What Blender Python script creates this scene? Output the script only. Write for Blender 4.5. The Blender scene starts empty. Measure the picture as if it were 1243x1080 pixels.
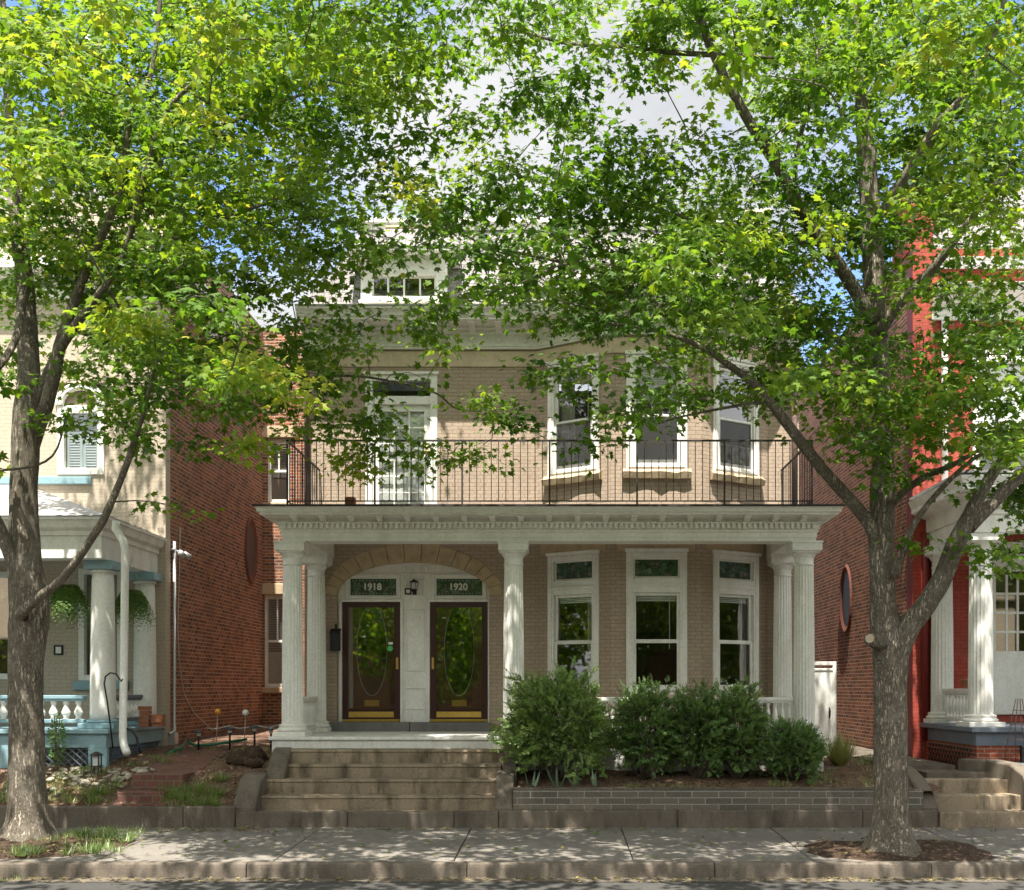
import bpy, bmesh, math, random
import numpy as np
from mathutils import Vector, Matrix
R = math.radians
random.seed(7); RNG = np.random.default_rng(11)
SC = bpy.context.scene
COL = SC.collection
# camera model of the photograph (pixels of a 1243 x 1080 frame)
F, VX, VY, EYE = 1347.0, 677.0, 835.0, 2.14
def X(px, Y): return (px - VX) * Y / F
def Z(py, Y): return EYE - (py - VY) * Y / F
def W(px, py, Y): return Vector((X(px, Y), Y, Z(py, Y)))

# ------------------------------------------------------------------ materials
def nmat(name):
    m = bpy.data.materials.new(name); m.use_nodes = True
    nt = m.node_tree; nt.nodes.clear()
    out = nt.nodes.new('ShaderNodeOutputMaterial')
    return m, nt, out
def N(nt, kind, **kw):
    n = nt.nodes.new(kind)
    for k, v in kw.items():
        if k in n.inputs: n.inputs[k].default_value = v
        else: setattr(n, k, v)
    return n
def L(nt, a, b): nt.links.new(a, b)
def rgba(c): return (c[0], c[1], c[2], 1.0)
def mix(nt, fac, a, b, blend='MIX'):
    n = nt.nodes.new('ShaderNodeMix'); n.data_type = 'RGBA'; n.blend_type = blend
    if isinstance(fac, (int, float)): n.inputs[0].default_value = fac
    else: L(nt, fac, n.inputs[0])
    for s, v in ((6, a), (7, b)):
        if isinstance(v, tuple): n.inputs[s].default_value = rgba(v)
        else: L(nt, v, n.inputs[s])
    return n.outputs[2]
def ramp(nt, fac, stops):
    n = nt.nodes.new('ShaderNodeValToRGB'); e = n.color_ramp.elements
    while len(e) > 1: e.remove(e[-1])
    e[0].position = stops[0][0]; e[0].color = rgba(stops[0][1])
    for p, c in stops[1:]:
        q = e.new(p); q.color = rgba(c)
    L(nt, fac, n.inputs[0]); return n.outputs[0]
def posn(nt, scale=(1, 1, 1), uv=False):
    g = N(nt, 'ShaderNodeTexCoord') if uv else N(nt, 'ShaderNodeNewGeometry')
    mp = N(nt, 'ShaderNodeMapping'); mp.inputs['Scale'].default_value = scale
    L(nt, g.outputs['UV'] if uv else g.outputs['Position'], mp.inputs['Vector']); return mp.outputs[0]
def noise(nt, vec, scale, detail=4, rough=.6):
    n = N(nt, 'ShaderNodeTexNoise', Scale=scale, Detail=detail, Roughness=rough); L(nt, vec, n.inputs['Vector']); return n.outputs['Fac']
def principled(nt, out, rough=.6, metal=0.0, spec=.4):
    p = N(nt, 'ShaderNodeBsdfPrincipled', Roughness=rough, Metallic=metal)
    p.inputs['Specular IOR Level'].default_value = spec
    L(nt, p.outputs[0], out.inputs[0]); return p
def bump(nt, p, h, strength=.3, dist=.01):
    b = N(nt, 'ShaderNodeBump', Strength=strength, Distance=dist); L(nt, h, b.inputs['Height']); L(nt, b.outputs[0], p.inputs['Normal'])

def paint(name, c, c2=None, rough=.55, metal=0.0, var=.5, scale=1.6, streak=True, bmp=.15):
    """painted / plain surface with weather patches and vertical streaks"""
    m, nt, out = nmat(name); p = principled(nt, out, rough, metal)
    c2 = c2 or tuple(x * .78 for x in c)
    n1 = noise(nt, posn(nt, (1, 1, .35 if streak else 1)), scale * 2.2, 6, .68)
    n2 = noise(nt, posn(nt), scale * 14, 4, .6)
    f = ramp(nt, n1, [(.42, (0, 0, 0)), (.72, (var, var, var))])
    col = mix(nt, f, c, c2)
    g = ramp(nt, n2, [(.3, (.88, .88, .88)), (.7, (1.06, 1.06, 1.06))])
    L(nt, mix(nt, 1.0, col, g, 'MULTIPLY'), p.inputs['Base Color'])
    bump(nt, p, n2, bmp, .006); return m
def brick(name, c1, c2, mortar, bw=.205, bh=.072, ms=.007, rough=.85, dirt=(.1, .08, .06), dirtf=.35, bmp=.6, uvrot=0, cvar=1.0, off=.5, pale=None, palef=0):
    m, nt, out = nmat(name); p = principled(nt, out, rough, 0, .25)
    v = posn(nt, (1, 1, 1), True)
    wob = N(nt, 'ShaderNodeTexNoise', Scale=9.0, Detail=2.0); L(nt, v, wob.inputs['Vector'])
    va = N(nt, 'ShaderNodeVectorMath', operation='MULTIPLY_ADD'); L(nt, wob.outputs['Color'], va.inputs[0])
    va.inputs[1].default_value = (.006, .006, 0); L(nt, v, va.inputs[2])
    b = N(nt, 'ShaderNodeTexBrick', offset=off, Scale=1.0)
    b.inputs['Brick Width'].default_value = bw; b.inputs['Row Height'].default_value = bh
    b.inputs['Mortar Size'].default_value = ms; b.inputs['Mortar Smooth'].default_value = .3; b.inputs['Bias'].default_value = 0.0
    b.inputs['Color1'].default_value = rgba(c1); b.inputs['Color2'].default_value = rgba(c2); b.inputs['Mortar'].default_value = rgba(mortar)
    L(nt, va.outputs[0], b.inputs['Vector'])
    n1 = noise(nt, v, 1.1, 6, .7); n2 = noise(nt, v, 30, 4, .65); n3 = noise(nt, v, 6, 3, .6)
    col = mix(nt, ramp(nt, n1, [(.45, (0, 0, 0)), (.75, (dirtf,) * 3)]), b.outputs['Color'], dirt)
    if pale: col = mix(nt, ramp(nt, n3, [(.5, (0, 0, 0)), (.72, (palef,) * 3)]), col, pale)
    col = mix(nt, 1.0, col, ramp(nt, n2, [(.25, (.72,) * 3), (.75, (1.22,) * 3)]), 'MULTIPLY')
    L(nt, col, p.inputs['Base Color'])
    inv = N(nt, 'ShaderNodeMath', operation='SUBTRACT'); inv.inputs[0].default_value = 1.0; L(nt, b.outputs['Fac'], inv.inputs[1])
    ad = N(nt, 'ShaderNodeMath', operation='MULTIPLY_ADD'); L(nt, n2, ad.inputs[0]); ad.inputs[1].default_value = .35; L(nt, inv.outputs[0], ad.inputs[2])
    bump(nt, p, ad.outputs[0], bmp, .012); return m
def rough_ground(name, stops, scale=1.0, fine=40, rough=.9, bmp=.5, dist=.02, speck=None):
    m, nt, out = nmat(name); p = principled(nt, out, rough, 0, .3); v = posn(nt)
    n1 = noise(nt, v, scale, 8, .65); n2 = noise(nt, v, fine, 5, .7)
    col = ramp(nt, n1, stops)
    col = mix(nt, 1.0, col, ramp(nt, n2, [(.25, (.6,) * 3), (.75, (1.35,) * 3)]), 'MULTIPLY')
    if speck:
        vo = N(nt, 'ShaderNodeTexVoronoi', Scale=speck[1]); L(nt, v, vo.inputs['Vector'])
        sep = N(nt, 'ShaderNodeSeparateColor'); L(nt, vo.outputs['Color'], sep.inputs[0])
        col = mix(nt, ramp(nt, sep.outputs[0], [(speck[2], (0, 0, 0)), (speck[2] + .05, (1, 1, 1))]), col, speck[0])
    L(nt, col, p.inputs['Base Color']); bump(nt, p, n2, bmp, dist); return m
def concrete(name, a, b, stain=(.06, .05, .035), sf=.6, stripe=False):
    m, nt, out = nmat(name); p = principled(nt, out, .88, 0, .25); v = posn(nt)
    n1 = noise(nt, v, 1.3, 8, .7); n2 = noise(nt, v, 55, 4, .75); n3 = noise(nt, posn(nt, (1, 1, .25)), 3.2, 6, .7)
    col = ramp(nt, n1, [(.3, a), (.7, b)])
    col = mix(nt, ramp(nt, n3, [(.48, (0, 0, 0)), (.68, (sf,) * 3)]), col, stain)
    col = mix(nt, 1.0, col, ramp(nt, n2, [(.25, (.66,) * 3), (.75, (1.3,) * 3)]), 'MULTIPLY')
    L(nt, col, p.inputs['Base Color']); bump(nt, p, n2, .5, .012); return m
def glass(name, tint=(.8, .85, .82), refl=.16, rough=.02, wav=.02):
    m, nt, out = nmat(name)
    t = N(nt, 'ShaderNodeBsdfTransparent'); t.inputs[0].default_value = rgba(tint)
    g = N(nt, 'ShaderNodeBsdfGlossy', Roughness=rough); g.inputs[0].default_value = (1, 1, 1, 1)
    lw = N(nt, 'ShaderNodeLayerWeight', Blend=.35)
    ma = N(nt, 'ShaderNodeMath', operation='MULTIPLY_ADD'); L(nt, lw.outputs['Facing'], ma.inputs[0]); ma.inputs[1].default_value = .28; ma.inputs[2].default_value = refl
    nn = noise(nt, posn(nt), 2.2, 2, .5); b = N(nt, 'ShaderNodeBump', Strength=wav, Distance=.1); L(nt, nn, b.inputs['Height']); L(nt, b.outputs[0], g.inputs['Normal'])
    mx = N(nt, 'ShaderNodeMixShader'); L(nt, ma.outputs[0], mx.inputs[0]); L(nt, t.outputs[0], mx.inputs[1]); L(nt, g.outputs[0], mx.inputs[2])
    L(nt, mx.outputs[0], out.inputs[0]); return m
def leafmat(name, stops, trans, tf=.45, gloss=.12):
    """leaf: colour from a per-leaf tint attribute; diffuse + translucent + a little sheen"""
    m, nt, out = nmat(name)
    at = N(nt, 'ShaderNodeAttribute', attribute_name='tint')
    c = ramp(nt, at.outputs['Fac'], stops); ct = ramp(nt, at.outputs['Fac'], trans)
    d = N(nt, 'ShaderNodeBsdfDiffuse'); t = N(nt, 'ShaderNodeBsdfTranslucent'); g = N(nt, 'ShaderNodeBsdfGlossy', Roughness=.5)
    L(nt, c, d.inputs[0]); L(nt, ct, t.inputs[0]); g.inputs[0].default_value = (.9, 1, .85, 1)
    m1 = N(nt, 'ShaderNodeMixShader', Fac=tf); L(nt, d.outputs[0], m1.inputs[1]); L(nt, t.outputs[0], m1.inputs[2])
    lw = N(nt, 'ShaderNodeFresnel', IOR=1.42)
    mu = N(nt, 'ShaderNodeMath', operation='MULTIPLY_ADD'); L(nt, lw.outputs[0], mu.inputs[0]); mu.inputs[1].default_value = .18; mu.inputs[2].default_value = gloss * .3
    m2 = N(nt, 'ShaderNodeMixShader'); L(nt, mu.outputs[0], m2.inputs[0]); L(nt, m1.outputs[0], m2.inputs[1]); L(nt, g.outputs[0], m2.inputs[2])
    L(nt, m2.outputs[0], out.inputs[0]); return m
def bark(name, a, b, lichen):
    m, nt, out = nmat(name); p = principled(nt, out, .92, 0, .15)
    v = posn(nt, (16, 16, 2.6)); w = posn(nt, (1, 1, 1))
    vo = N(nt, 'ShaderNodeTexVoronoi', feature='DISTANCE_TO_EDGE', Scale=1.6)
    nn = N(nt, 'ShaderNodeTexNoise', Scale=2.2, Detail=6.0, Roughness=.7); L(nt, v, nn.inputs['Vector'])
    ad = N(nt, 'ShaderNodeVectorMath', operation='MULTIPLY_ADD'); L(nt, nn.outputs['Color'], ad.inputs[0]); ad.inputs[1].default_value = (2.4, 2.4, 2.4); L(nt, v, ad.inputs[2])
    L(nt, ad.outputs[0], vo.inputs['Vector'])
    h = ramp(nt, vo.outputs['Distance'], [(0, (0, 0, 0)), (.25, (1, 1, 1))])
    n2 = noise(nt, w, 26, 6, .75); n3 = noise(nt, w, 3.0, 5, .7)
    col = mix(nt, h, a, b); col = mix(nt, ramp(nt, n3, [(.5, (0, 0, 0)), (.68, (.7,) * 3)]), col, lichen)
    col = mix(nt, 1.0, col, ramp(nt, n2, [(.25, (.6,) * 3), (.75, (1.35,) * 3)]), 'MULTIPLY')
    L(nt, col, p.inputs['Base Color'])
    s = N(nt, 'ShaderNodeMath', operation='MULTIPLY_ADD'); L(nt, n2, s.inputs[0]); s.inputs[1].default_value = .5
    hs = N(nt, 'ShaderNodeSeparateColor'); L(nt, h, hs.inputs[0]); L(nt, hs.outputs[0], s.inputs[2])
    bump(nt, p, s.outputs[0], 1.0, .03); return m
def stained(name, seed=0.0):
    m, nt, out = nmat(name); p = principled(nt, out, .12, 0, .6)
    tc = N(nt, 'ShaderNodeTexCoord'); mp = N(nt, 'ShaderNodeMapping'); mp.inputs['Location'].default_value = (seed, seed * .7, 0); L(nt, tc.outputs['UV'], mp.inputs[0]); v = mp.outputs[0]
    vo = N(nt, 'ShaderNodeTexVoronoi', Scale=14.0); L(nt, v, vo.inputs['Vector'])
    ve = N(nt, 'ShaderNodeTexVoronoi', feature='DISTANCE_TO_EDGE', Scale=14.0); L(nt, v, ve.inputs['Vector'])
    sp = N(nt, 'ShaderNodeSeparateColor'); L(nt, vo.outputs['Color'], sp.inputs[0])
    col = ramp(nt, sp.outputs[0], [(0, (.012, .03, .015)), (.3, (.03, .09, .04)), (.55, (.05, .08, .075)), (.75, (.08, .16, .10)), (.9, (.16, .18, .13)), (1, (.12, .05, .04))])
    col = mix(nt, ramp(nt, ve.outputs['Distance'], [(.02, (1, 1, 1)), (.05, (0, 0, 0))]), col, (.02, .02, .02))
    L(nt, col, p.inputs['Base Color']); bump(nt, p, ve.outputs['Distance'], .4, .01); return m

M = {}
M['tan_brick'] = brick('painted_tan_brick', (.45, .35, .265), (.40, .31, .235), (.28, .21, .155), .205, .07, .006, dirt=(.25, .18, .13), dirtf=.3, bmp=.55)
M['red_brick'] = brick('old_red_brick', (.36, .135, .062), (.11, .045, .030), (.45, .38, .31), .215, .077, .009, dirt=(.10, .05, .032), dirtf=.6, bmp=.7, pale=(.42, .20, .10), palef=.55)
M['red_brick_bright'] = brick('new_red_brick', (.33, .085, .04), (.25, .06, .035), (.33, .25, .2), .205, .072, .008, dirtf=.3, bmp=.7)
M['cream_brick'] = brick('painted_cream_brick', (.52, .44, .35), (.49, .415, .33), (.40, .335, .26), .205, .072, .005, dirt=(.42, .33, .2), dirtf=.3, bmp=.4)
M['red_paint_brick'] = brick('painted_red_brick', (.40, .075, .05), (.36, .065, .045), (.22, .04, .03), .205, .072, .006, dirt=(.22, .06, .045), dirtf=.6, pale=(.46, .14, .10), palef=.35, bmp=.4)
M['dark_red'] = paint('dark_red_paint', (.20, .018, .015), rough=.5)
M['pavers'] = brick('grey_paver_blocks', (.165, .14, .108), (.095, .085, .07), (.30, .28, .25), .405, .098, .009, dirt=(.17, .145, .11), dirtf=.75, bmp=.8)
M['paving_brick'] = brick('red_paving_brick', (.19, .075, .055), (.12, .055, .042), (.16, .13, .10), .21, .1, .010, dirt=(.10, .08, .06), dirtf=.85)
M['slate'] = brick('pale_slate', (.28, .262, .25), (.20, .185, .178), (.10, .09, .1), .22, .13, .007, dirt=(.25, .22, .21), dirtf=.5, bmp=.9)
M['white'] = paint('cream_white_paint', (.82, .805, .735), (.58, .55, .46), .5, bmp=.1)
M['white_clean'] = paint('clean_white_paint', (.84, .82, .77), (.60, .57, .49), .45, var=.6, bmp=.08)
M['white_old'] = paint('weathered_white_paint', (.76, .75, .70), (.45, .42, .36), .6, var=.6)
M['blue'] = paint('light_blue_paint', (.24, .38, .43), (.30, .40, .42), .55)
M['grey_blue'] = paint('grey_blue_paint', (.13, .16, .20), (.20, .22, .25), .55)
M['stone'] = paint('tan_sandstone', (.52, .40, .25), (.34, .25, .16), .85, var=.8, scale=2.5, streak=False, bmp=.6)
M['stone_band'] = paint('buff_stone', (.62, .50, .36), (.42, .33, .235), .85, var=.8, scale=1.2, bmp=.5)
M['grey_stone'] = paint('grey_granite', (.17, .16, .155), (.10, .095, .09), .8, var=.7, scale=2.5, bmp=.5)
M['maroon'] = paint('maroon_door_paint', (.055, .016, .015), rough=.3, bmp=.04)
M['wood'] = paint('red_brown_wood', (.13, .045, .022), (.085, .028, .016), .35, bmp=.1)
M['brass'] = paint('brass', (.78, .52, .14), (.62, .38, .08), .28, 1.0, bmp=.03)
M['black'] = paint('black_iron', (.012, .012, .013), rough=.45, bmp=.08)
M['rust_iron'] = paint('dark_weathered_iron', (.035, .03, .03), (.06, .035, .025), rough=.6)
M['pipe'] = paint('brown_downspout', (.16, .10, .09), rough=.45)
M['galv'] = paint('galvanised_conduit', (.55, .55, .55), rough=.4, metal=.6)
M['wire'] = paint('white_cable', (.52, .49, .45), rough=.5)
M['green_hose'] = paint('green_hose', (.02, .17, .09), rough=.35)
M['dark_room'] = paint('dark_room_wall', (.30, .24, .18), rough=.9)
M['curtain'] = paint('sheer_curtain', (.42, .38, .33), (.3, .26, .22), .9)
M['blind'] = paint('white_blind', (.72, .72, .70), rough=.6)
M['shutter'] = paint('grey_green_louvre', (.30, .37, .37), (.2, .25, .26), .5)
M['metal_roof'] = paint('pale_metal_roof', (.50, .48, .48), (.34, .31, .31), .5, var=.8)
M['copper'] = paint('green_copper', (.18, .30, .22), (.24, .30, .2), .6)
M['glass'] = glass('window_glass', (.85, .87, .85), .075, .02, .006)
M['storm_glass'] = glass('storm_door_glass', (.75, .75, .7), .28, .02, .004)
def screen(name):
    m, nt, out = nmat(name); t = N(nt, 'ShaderNodeBsdfTransparent'); d = N(nt, 'ShaderNodeBsdfDiffuse'); d.inputs[0].default_value = (.075, .075, .073, 1)
    mx = N(nt, 'ShaderNodeMixShader', Fac=.6); L(nt, t.outputs[0], mx.inputs[1]); L(nt, d.outputs[0], mx.inputs[2]); L(nt, mx.outputs[0], out.inputs[0]); return m
M['screen'] = screen('insect_screen')
M['oval_glass'] = glass('dark_door_glass', (.35, .35, .32), .22, .02, .004)
M['lamp_cap'] = paint('dark_lamp_cap', (.06, .06, .065), rough=.4)
M['grey_blind'] = paint('grey_blind', (.13, .125, .115), rough=.8)
M['vent_brick'] = paint('vent_brick', (.15, .05, .035), (.09, .035, .025), rough=.8)
M['lead'] = paint('pale_leaded_diamond', (.16, .2, .16), rough=.3)
M['stained'] = stained('leaded_glass')
M['concrete'] = concrete('steps_concrete', (.35, .275, .19), (.20, .155, .108), (.055, .042, .028), .85)
M['kerb'] = concrete('kerb_concrete', (.165, .137, .107), (.105, .086, .067), (.05, .04, .028), .7)
M['sidewalk'] = concrete('sidewalk_concrete', (.21, .19, .165), (.145, .13, .112), (.12, .105, .085), .6)
def cracks(m, scale, width):
    nt = m.node_tree; p = [n for n in nt.nodes if n.type == 'BSDF_PRINCIPLED'][0]; src = p.inputs['Base Color'].links[0].from_socket
    v = posn(nt); nn = N(nt, 'ShaderNodeTexNoise', Scale=2.5, Detail=5.0); L(nt, v, nn.inputs['Vector'])
    ad = N(nt, 'ShaderNodeVectorMath', operation='MULTIPLY_ADD'); L(nt, nn.outputs['Color'], ad.inputs[0]); ad.inputs[1].default_value = (.5, .5, .5); L(nt, v, ad.inputs[2])
    ve = N(nt, 'ShaderNodeTexVoronoi', feature='DISTANCE_TO_EDGE', Scale=scale); L(nt, ad.outputs[0], ve.inputs['Vector'])
    f = ramp(nt, ve.outputs['Distance'], [(width * .4, (.55, .55, .55)), (width, (0, 0, 0))])
    L(nt, mix(nt, f, src, (.045, .04, .032)), p.inputs['Base Color'])
    sp = N(nt, 'ShaderNodeTexVoronoi', Scale=7.0); L(nt, v, sp.inputs['Vector'])      # gum spots and drips
    g = ramp(nt, sp.outputs['Distance'], [(.07, (.3, .3, .3)), (.11, (0, 0, 0))]); src2 = p.inputs['Base Color'].links[0].from_socket
    L(nt, mix(nt, g, src2, (.10, .09, .075)), p.inputs['Base Color'])
cracks(M['sidewalk'], .3, .0022); cracks(M['concrete'], .45, .0018)
M['asphalt'] = rough_ground('asphalt', [(.3, (.05, .047, .043)), (.7, (.07, .066, .06))], .8, 70, bmp=.6)
M['mulch'] = rough_ground('bark_mulch', [(.3, (.085, .045, .028)), (.5, (.15, .085, .055)), (.7, (.23, .145, .10))], 3.0, 38, bmp=1.0, dist=.04, speck=((.34, .24, .17), 45, .86))
M['soil'] = rough_ground('dark_soil', [(.3, (.04, .024, .015)), (.7, (.085, .05, .03))], 3.0, 45, bmp=1.0, dist=.03, speck=((.2, .14, .09), 40, .93))
M['turf'] = rough_ground('rough_turf', [(.3, (.05, .09, .02)), (.7, (.12, .14, .05))], 2.0, 30, bmp=.8, dist=.03)
M['pebble'] = paint('pale_stone', (.34, .30, .235), (.2, .175, .135), .8, scale=4, streak=False)
M['terracotta'] = paint('orange_terracotta', (.36, .14, .07), (.26, .09, .05), .8)
M['amber'] = paint('amber_glass', (.75, .32, .04), rough=.15)
M['lattice_hole'] = M['dark_room']
M['bark'] = bark('maple_bark', (.19, .16, .12), (.42, .36, .28), (.48, .43, .34))
M['cut_wood'] = paint('cut_wood', (.45, .36, .26), (.3, .22, .15), .8, scale=6, streak=False)
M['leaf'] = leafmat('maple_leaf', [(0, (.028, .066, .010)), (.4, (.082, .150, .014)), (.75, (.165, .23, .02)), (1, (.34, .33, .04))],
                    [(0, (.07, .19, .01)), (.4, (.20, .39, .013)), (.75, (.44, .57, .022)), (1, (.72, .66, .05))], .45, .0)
M['yew'] = leafmat('yew_needle', [(0, (.04, .095, .022)), (.5, (.09, .19, .038)), (1, (.24, .35, .07))], [(0, (.08, .18, .03)), (1, (.36, .50, .08))], .3, .1)
M['blade'] = leafmat('grass_blade', [(0, (.06, .12, .02)), (.6, (.14, .22, .035)), (1, (.30, .30, .09))], [(0, (.1, .2, .03)), (1, (.35, .38, .08))], .4, .2)
M['iris'] = leafmat('iris_blade', [(0, (.10, .17, .11)), (1, (.20, .27, .17))], [(0, (.12, .22, .1)), (1, (.2, .3, .12))], .25, .3)
M['fern'] = leafmat('fern_frond', [(0, (.035, .085, .015)), (1, (.12, .19, .04))], [(0, (.07, .16, .02)), (1, (.22, .34, .05))], .35, .0)
M['litter'] = leafmat('dry_leaf', [(0, (.10, .06, .03)), (.5, (.2, .15, .06)), (1, (.3, .26, .08))], [(0, (.1, .06, .03)), (1, (.2, .16, .06))], .2, .1)

# ------------------------------------------------------------------ objects
def tag(o, label=None, cat=None, group=None, kind=None):
    for k, v in (('label', label), ('category', cat), ('group', group), ('kind', kind)):
        if v: o[k] = v
    return o
def thing(name, label, cat, loc=(0, 0, 0), group=None, rz=0):
    o = bpy.data.objects.new(name, None); COL.objects.link(o)
    o.location = loc; o.rotation_euler = (0, 0, rz); o.empty_display_size = .2
    return tag(o, label, cat, group)
def origin_of(o):
    v = Vector((0, 0, 0))
    while o is not None: v += o.location; o = o.parent
    return v
def copy_tree(o, parent=None):
    c = o.copy(); COL.objects.link(c); c.parent = parent
    for ch in list(o.children): copy_tree(ch, c)
    return c

class MB:
    """mesh builder: collects shapes in world metres and links them as ONE mesh object"""
    def __init__(s): s.v = []; s.f = []; s.sm = []; s.xf = None
    def add(s, pts, faces, smooth=False):
        b = len(s.v)
        for p in pts:
            p = Vector(p); s.v.append(s.xf(p) if s.xf else p)
        for f in faces: s.f.append([b + i for i in f]); s.sm.append(smooth)
        return s
    def box(s, x0, x1, y0, y1, z0, z1):
        return s.add([(x0, y0, z0), (x1, y0, z0), (x1, y1, z0), (x0, y1, z0), (x0, y0, z1), (x1, y0, z1), (x1, y1, z1), (x0, y1, z1)],
                     [(0, 3, 2, 1), (4, 5, 6, 7), (0, 1, 5, 4), (1, 2, 6, 5), (2, 3, 7, 6), (3, 0, 4, 7)])
    def frame(s, x0, x1, z0, z1, w, y0, y1, wt=None, wb=None):
        """rectangular ring standing in the x-z plane"""
        wt = w if wt is None else wt; wb = w if wb is None else wb
        s.box(x0, x0 + w, y0, y1, z0, z1); s.box(x1 - w, x1, y0, y1, z0, z1)
        s.box(x0 + w, x1 - w, y0, y1, z1 - wt, z1); return s.box(x0 + w, x1 - w, y0, y1, z0, z0 + wb)
    def quad(s, a, b, c, d): return s.add([a, b, c, d], [(0, 1, 2, 3)])
    def prism(s, poly, y0, y1, smooth=False):
        """polygon of (x, z) extruded from y0 to y1 (counter-clockwise seen from -y)"""
        n = len(poly)
        s.add([(x, y0, z) for x, z in poly] + [(x, y1, z) for x, z in poly],
              [tuple(range(n)), tuple(range(2 * n - 1, n - 1, -1))] + [(i, i + n, (i + 1) % n + n, (i + 1) % n) for i in range(n)], smooth); return s
    def prism_x(s, poly, x0, x1):
        """polygon of (y, z) extruded from x0 to x1"""
        n = len(poly)
        return s.add([(x0, y, z) for y, z in poly] + [(x1, y, z) for y, z in poly],
                     [tuple(range(n - 1, -1, -1)), tuple(range(n, 2 * n))] + [(i, (i + 1) % n, (i + 1) % n + n, i + n) for i in range(n)])
    def prism_z(s, poly, z0, z1):
        n = len(poly)
        return s.add([(x, y, z0) for x, y in poly] + [(x, y, z1) for x, y in poly],
                     [tuple(range(n - 1, -1, -1)), tuple(range(n, 2 * n))] + [(i, (i + 1) % n, (i + 1) % n + n, i + n) for i in range(n)])
    def sweep(s, path, prof):
        """closed profile of (outward, z) swept along an x-y polyline; outward = right of travel; mitred corners"""
        n = len(path); k = len(prof); rings = []
        for i in range(n):
            p = Vector(path[i]); dirs = []
            if i: dirs.append((p - Vector(path[i - 1])).normalized())
            if i < n - 1: dirs.append((Vector(path[i + 1]) - p).normalized())
            nn = [Vector((d.y, -d.x)) for d in dirs]
            m = nn[0] if len(nn) == 1 else (nn[0] + nn[1]) / (1 + nn[0].dot(nn[1]))
            rings.append([(p.x + m.x * o, p.y + m.y * o, z) for o, z in prof])
        fs = []
        for i in range(n - 1):
            for j in range(k):
                a, b = i * k + j, i * k + (j + 1) % k; fs.append((a, b, b + k, a + k))
        fs.append(tuple(range(k - 1, -1, -1))); fs.append(tuple((n - 1) * k + j for j in range(k)))
        return s.add([q for r in rings for q in r], fs)
    def tube(s, path, rad, n=8, smooth=True, wob=0.0):
        path = [Vector(p) for p in path]
        if isinstance(rad, (int, float)): rad = [rad] * len(path)
        pts = []; up = Vector((.13, .21, 1)).normalized(); prev = None
        for i, p in enumerate(path):
            t = (path[min(i + 1, len(path) - 1)] - path[max(i - 1, 0)])
            t = t.normalized() if t.length > 1e-9 else Vector((0, 0, 1))
            a = (prev - t * prev.dot(t)) if prev is not None else t.cross(up if abs(t.dot(up)) < .95 else Vector((1, 0, 0)))
            a.normalize(); prev = a; b = t.cross(a)
            for j in range(n):
                th = 2 * math.pi * j / n
                r = rad[i] * (1 + (wob * (math.sin(3 * th + i * .9) * .5 + math.sin(5 * th - i * 1.7) * .35 + random.uniform(-.3, .3)) if wob else 0))
                pts.append(p + (a * math.cos(th) + b * math.sin(th)) * r)
        m = len(path); fs = []
        for i in range(m - 1):
            for j in range(n):
                a, b = i * n + j, i * n + (j + 1) % n; fs.append((a, b, b + n, a + n))
        fs.append(tuple(range(n - 1, -1, -1))); fs.append(tuple((m - 1) * n + j for j in range(n)))
        return s.add(pts, fs, smooth)
    def lathe(s, c, prof, n=20, flute=0, fd=.08, smooth=True):
        """profile of (radius, z) turned about the vertical through c; flute = number of flutes"""
        pts = []; fs = []; k = n if not flute else flute * 4
        for r, z in prof:
            for j in range(k):
                rr = r
                if flute: rr = r * (1 - fd * (0, .75, 1, .75)[j % 4])
                th = 2 * math.pi * j / k
                pts.append((c[0] + rr * math.cos(th), c[1] + rr * math.sin(th), c[2] + z))
        for i in range(len(prof) - 1):
            for j in range(k):
                a, b = i * k + j, i * k + (j + 1) % k; fs.append((a, b, b + k, a + k))
        fs.append(tuple(range(k - 1, -1, -1))); fs.append(tuple((len(prof) - 1) * k + j for j in range(k)))
        return s.add(pts, fs, smooth and not flute)
    def ball(s, c, r, n=10, sq=(1, 1, 1), jit=0):
        prof = [(max(.001, math.sin(math.pi * i / n)), -math.cos(math.pi * i / n)) for i in range(n + 1)]
        pts = []; fs = []
        for q, z in prof:
            for j in range(n):
                th = 2 * math.pi * j / n; k = 1 + (random.uniform(-jit, jit) if jit else 0)
                pts.append((c[0] + r * sq[0] * q * math.cos(th) * k, c[1] + r * sq[1] * q * math.sin(th) * k, c[2] + r * sq[2] * z * k))
        for i in range(n):
            for j in range(n):
                a, b = i * n + j, i * n + (j + 1) % n; fs.append((a, b, b + n, a + n))
        return s.add(pts, fs, True)
    def wall(s, A, B, z0, z1, holes=(), reveal=.15):
        """wall face from A to B (outside on the right of travel) with rectangular openings and their reveals"""
        A = Vector(A); B = Vector(B); d = (B - A); Lh = d.length; d.normalize(); inn = Vector((-d.y, d.x))
        def P(u, k, z): q = A + d * u + inn * k; return (q.x, q.y, z)
        us = sorted({0, Lh} | {h[0] for h in holes} | {h[1] for h in holes}); zs = sorted({z0, z1} | {h[2] for h in holes} | {h[3] for h in holes})
        for u0, u1 in zip(us, us[1:]):
            for a, b in zip(zs, zs[1:]):
                um, zm = (u0 + u1) / 2, (a + b) / 2
                if any(h[0] < um < h[1] and h[2] < zm < h[3] for h in holes): continue
                s.quad(P(u0, 0, a), P(u1, 0, a), P(u1, 0, b), P(u0, 0, b))
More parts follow.
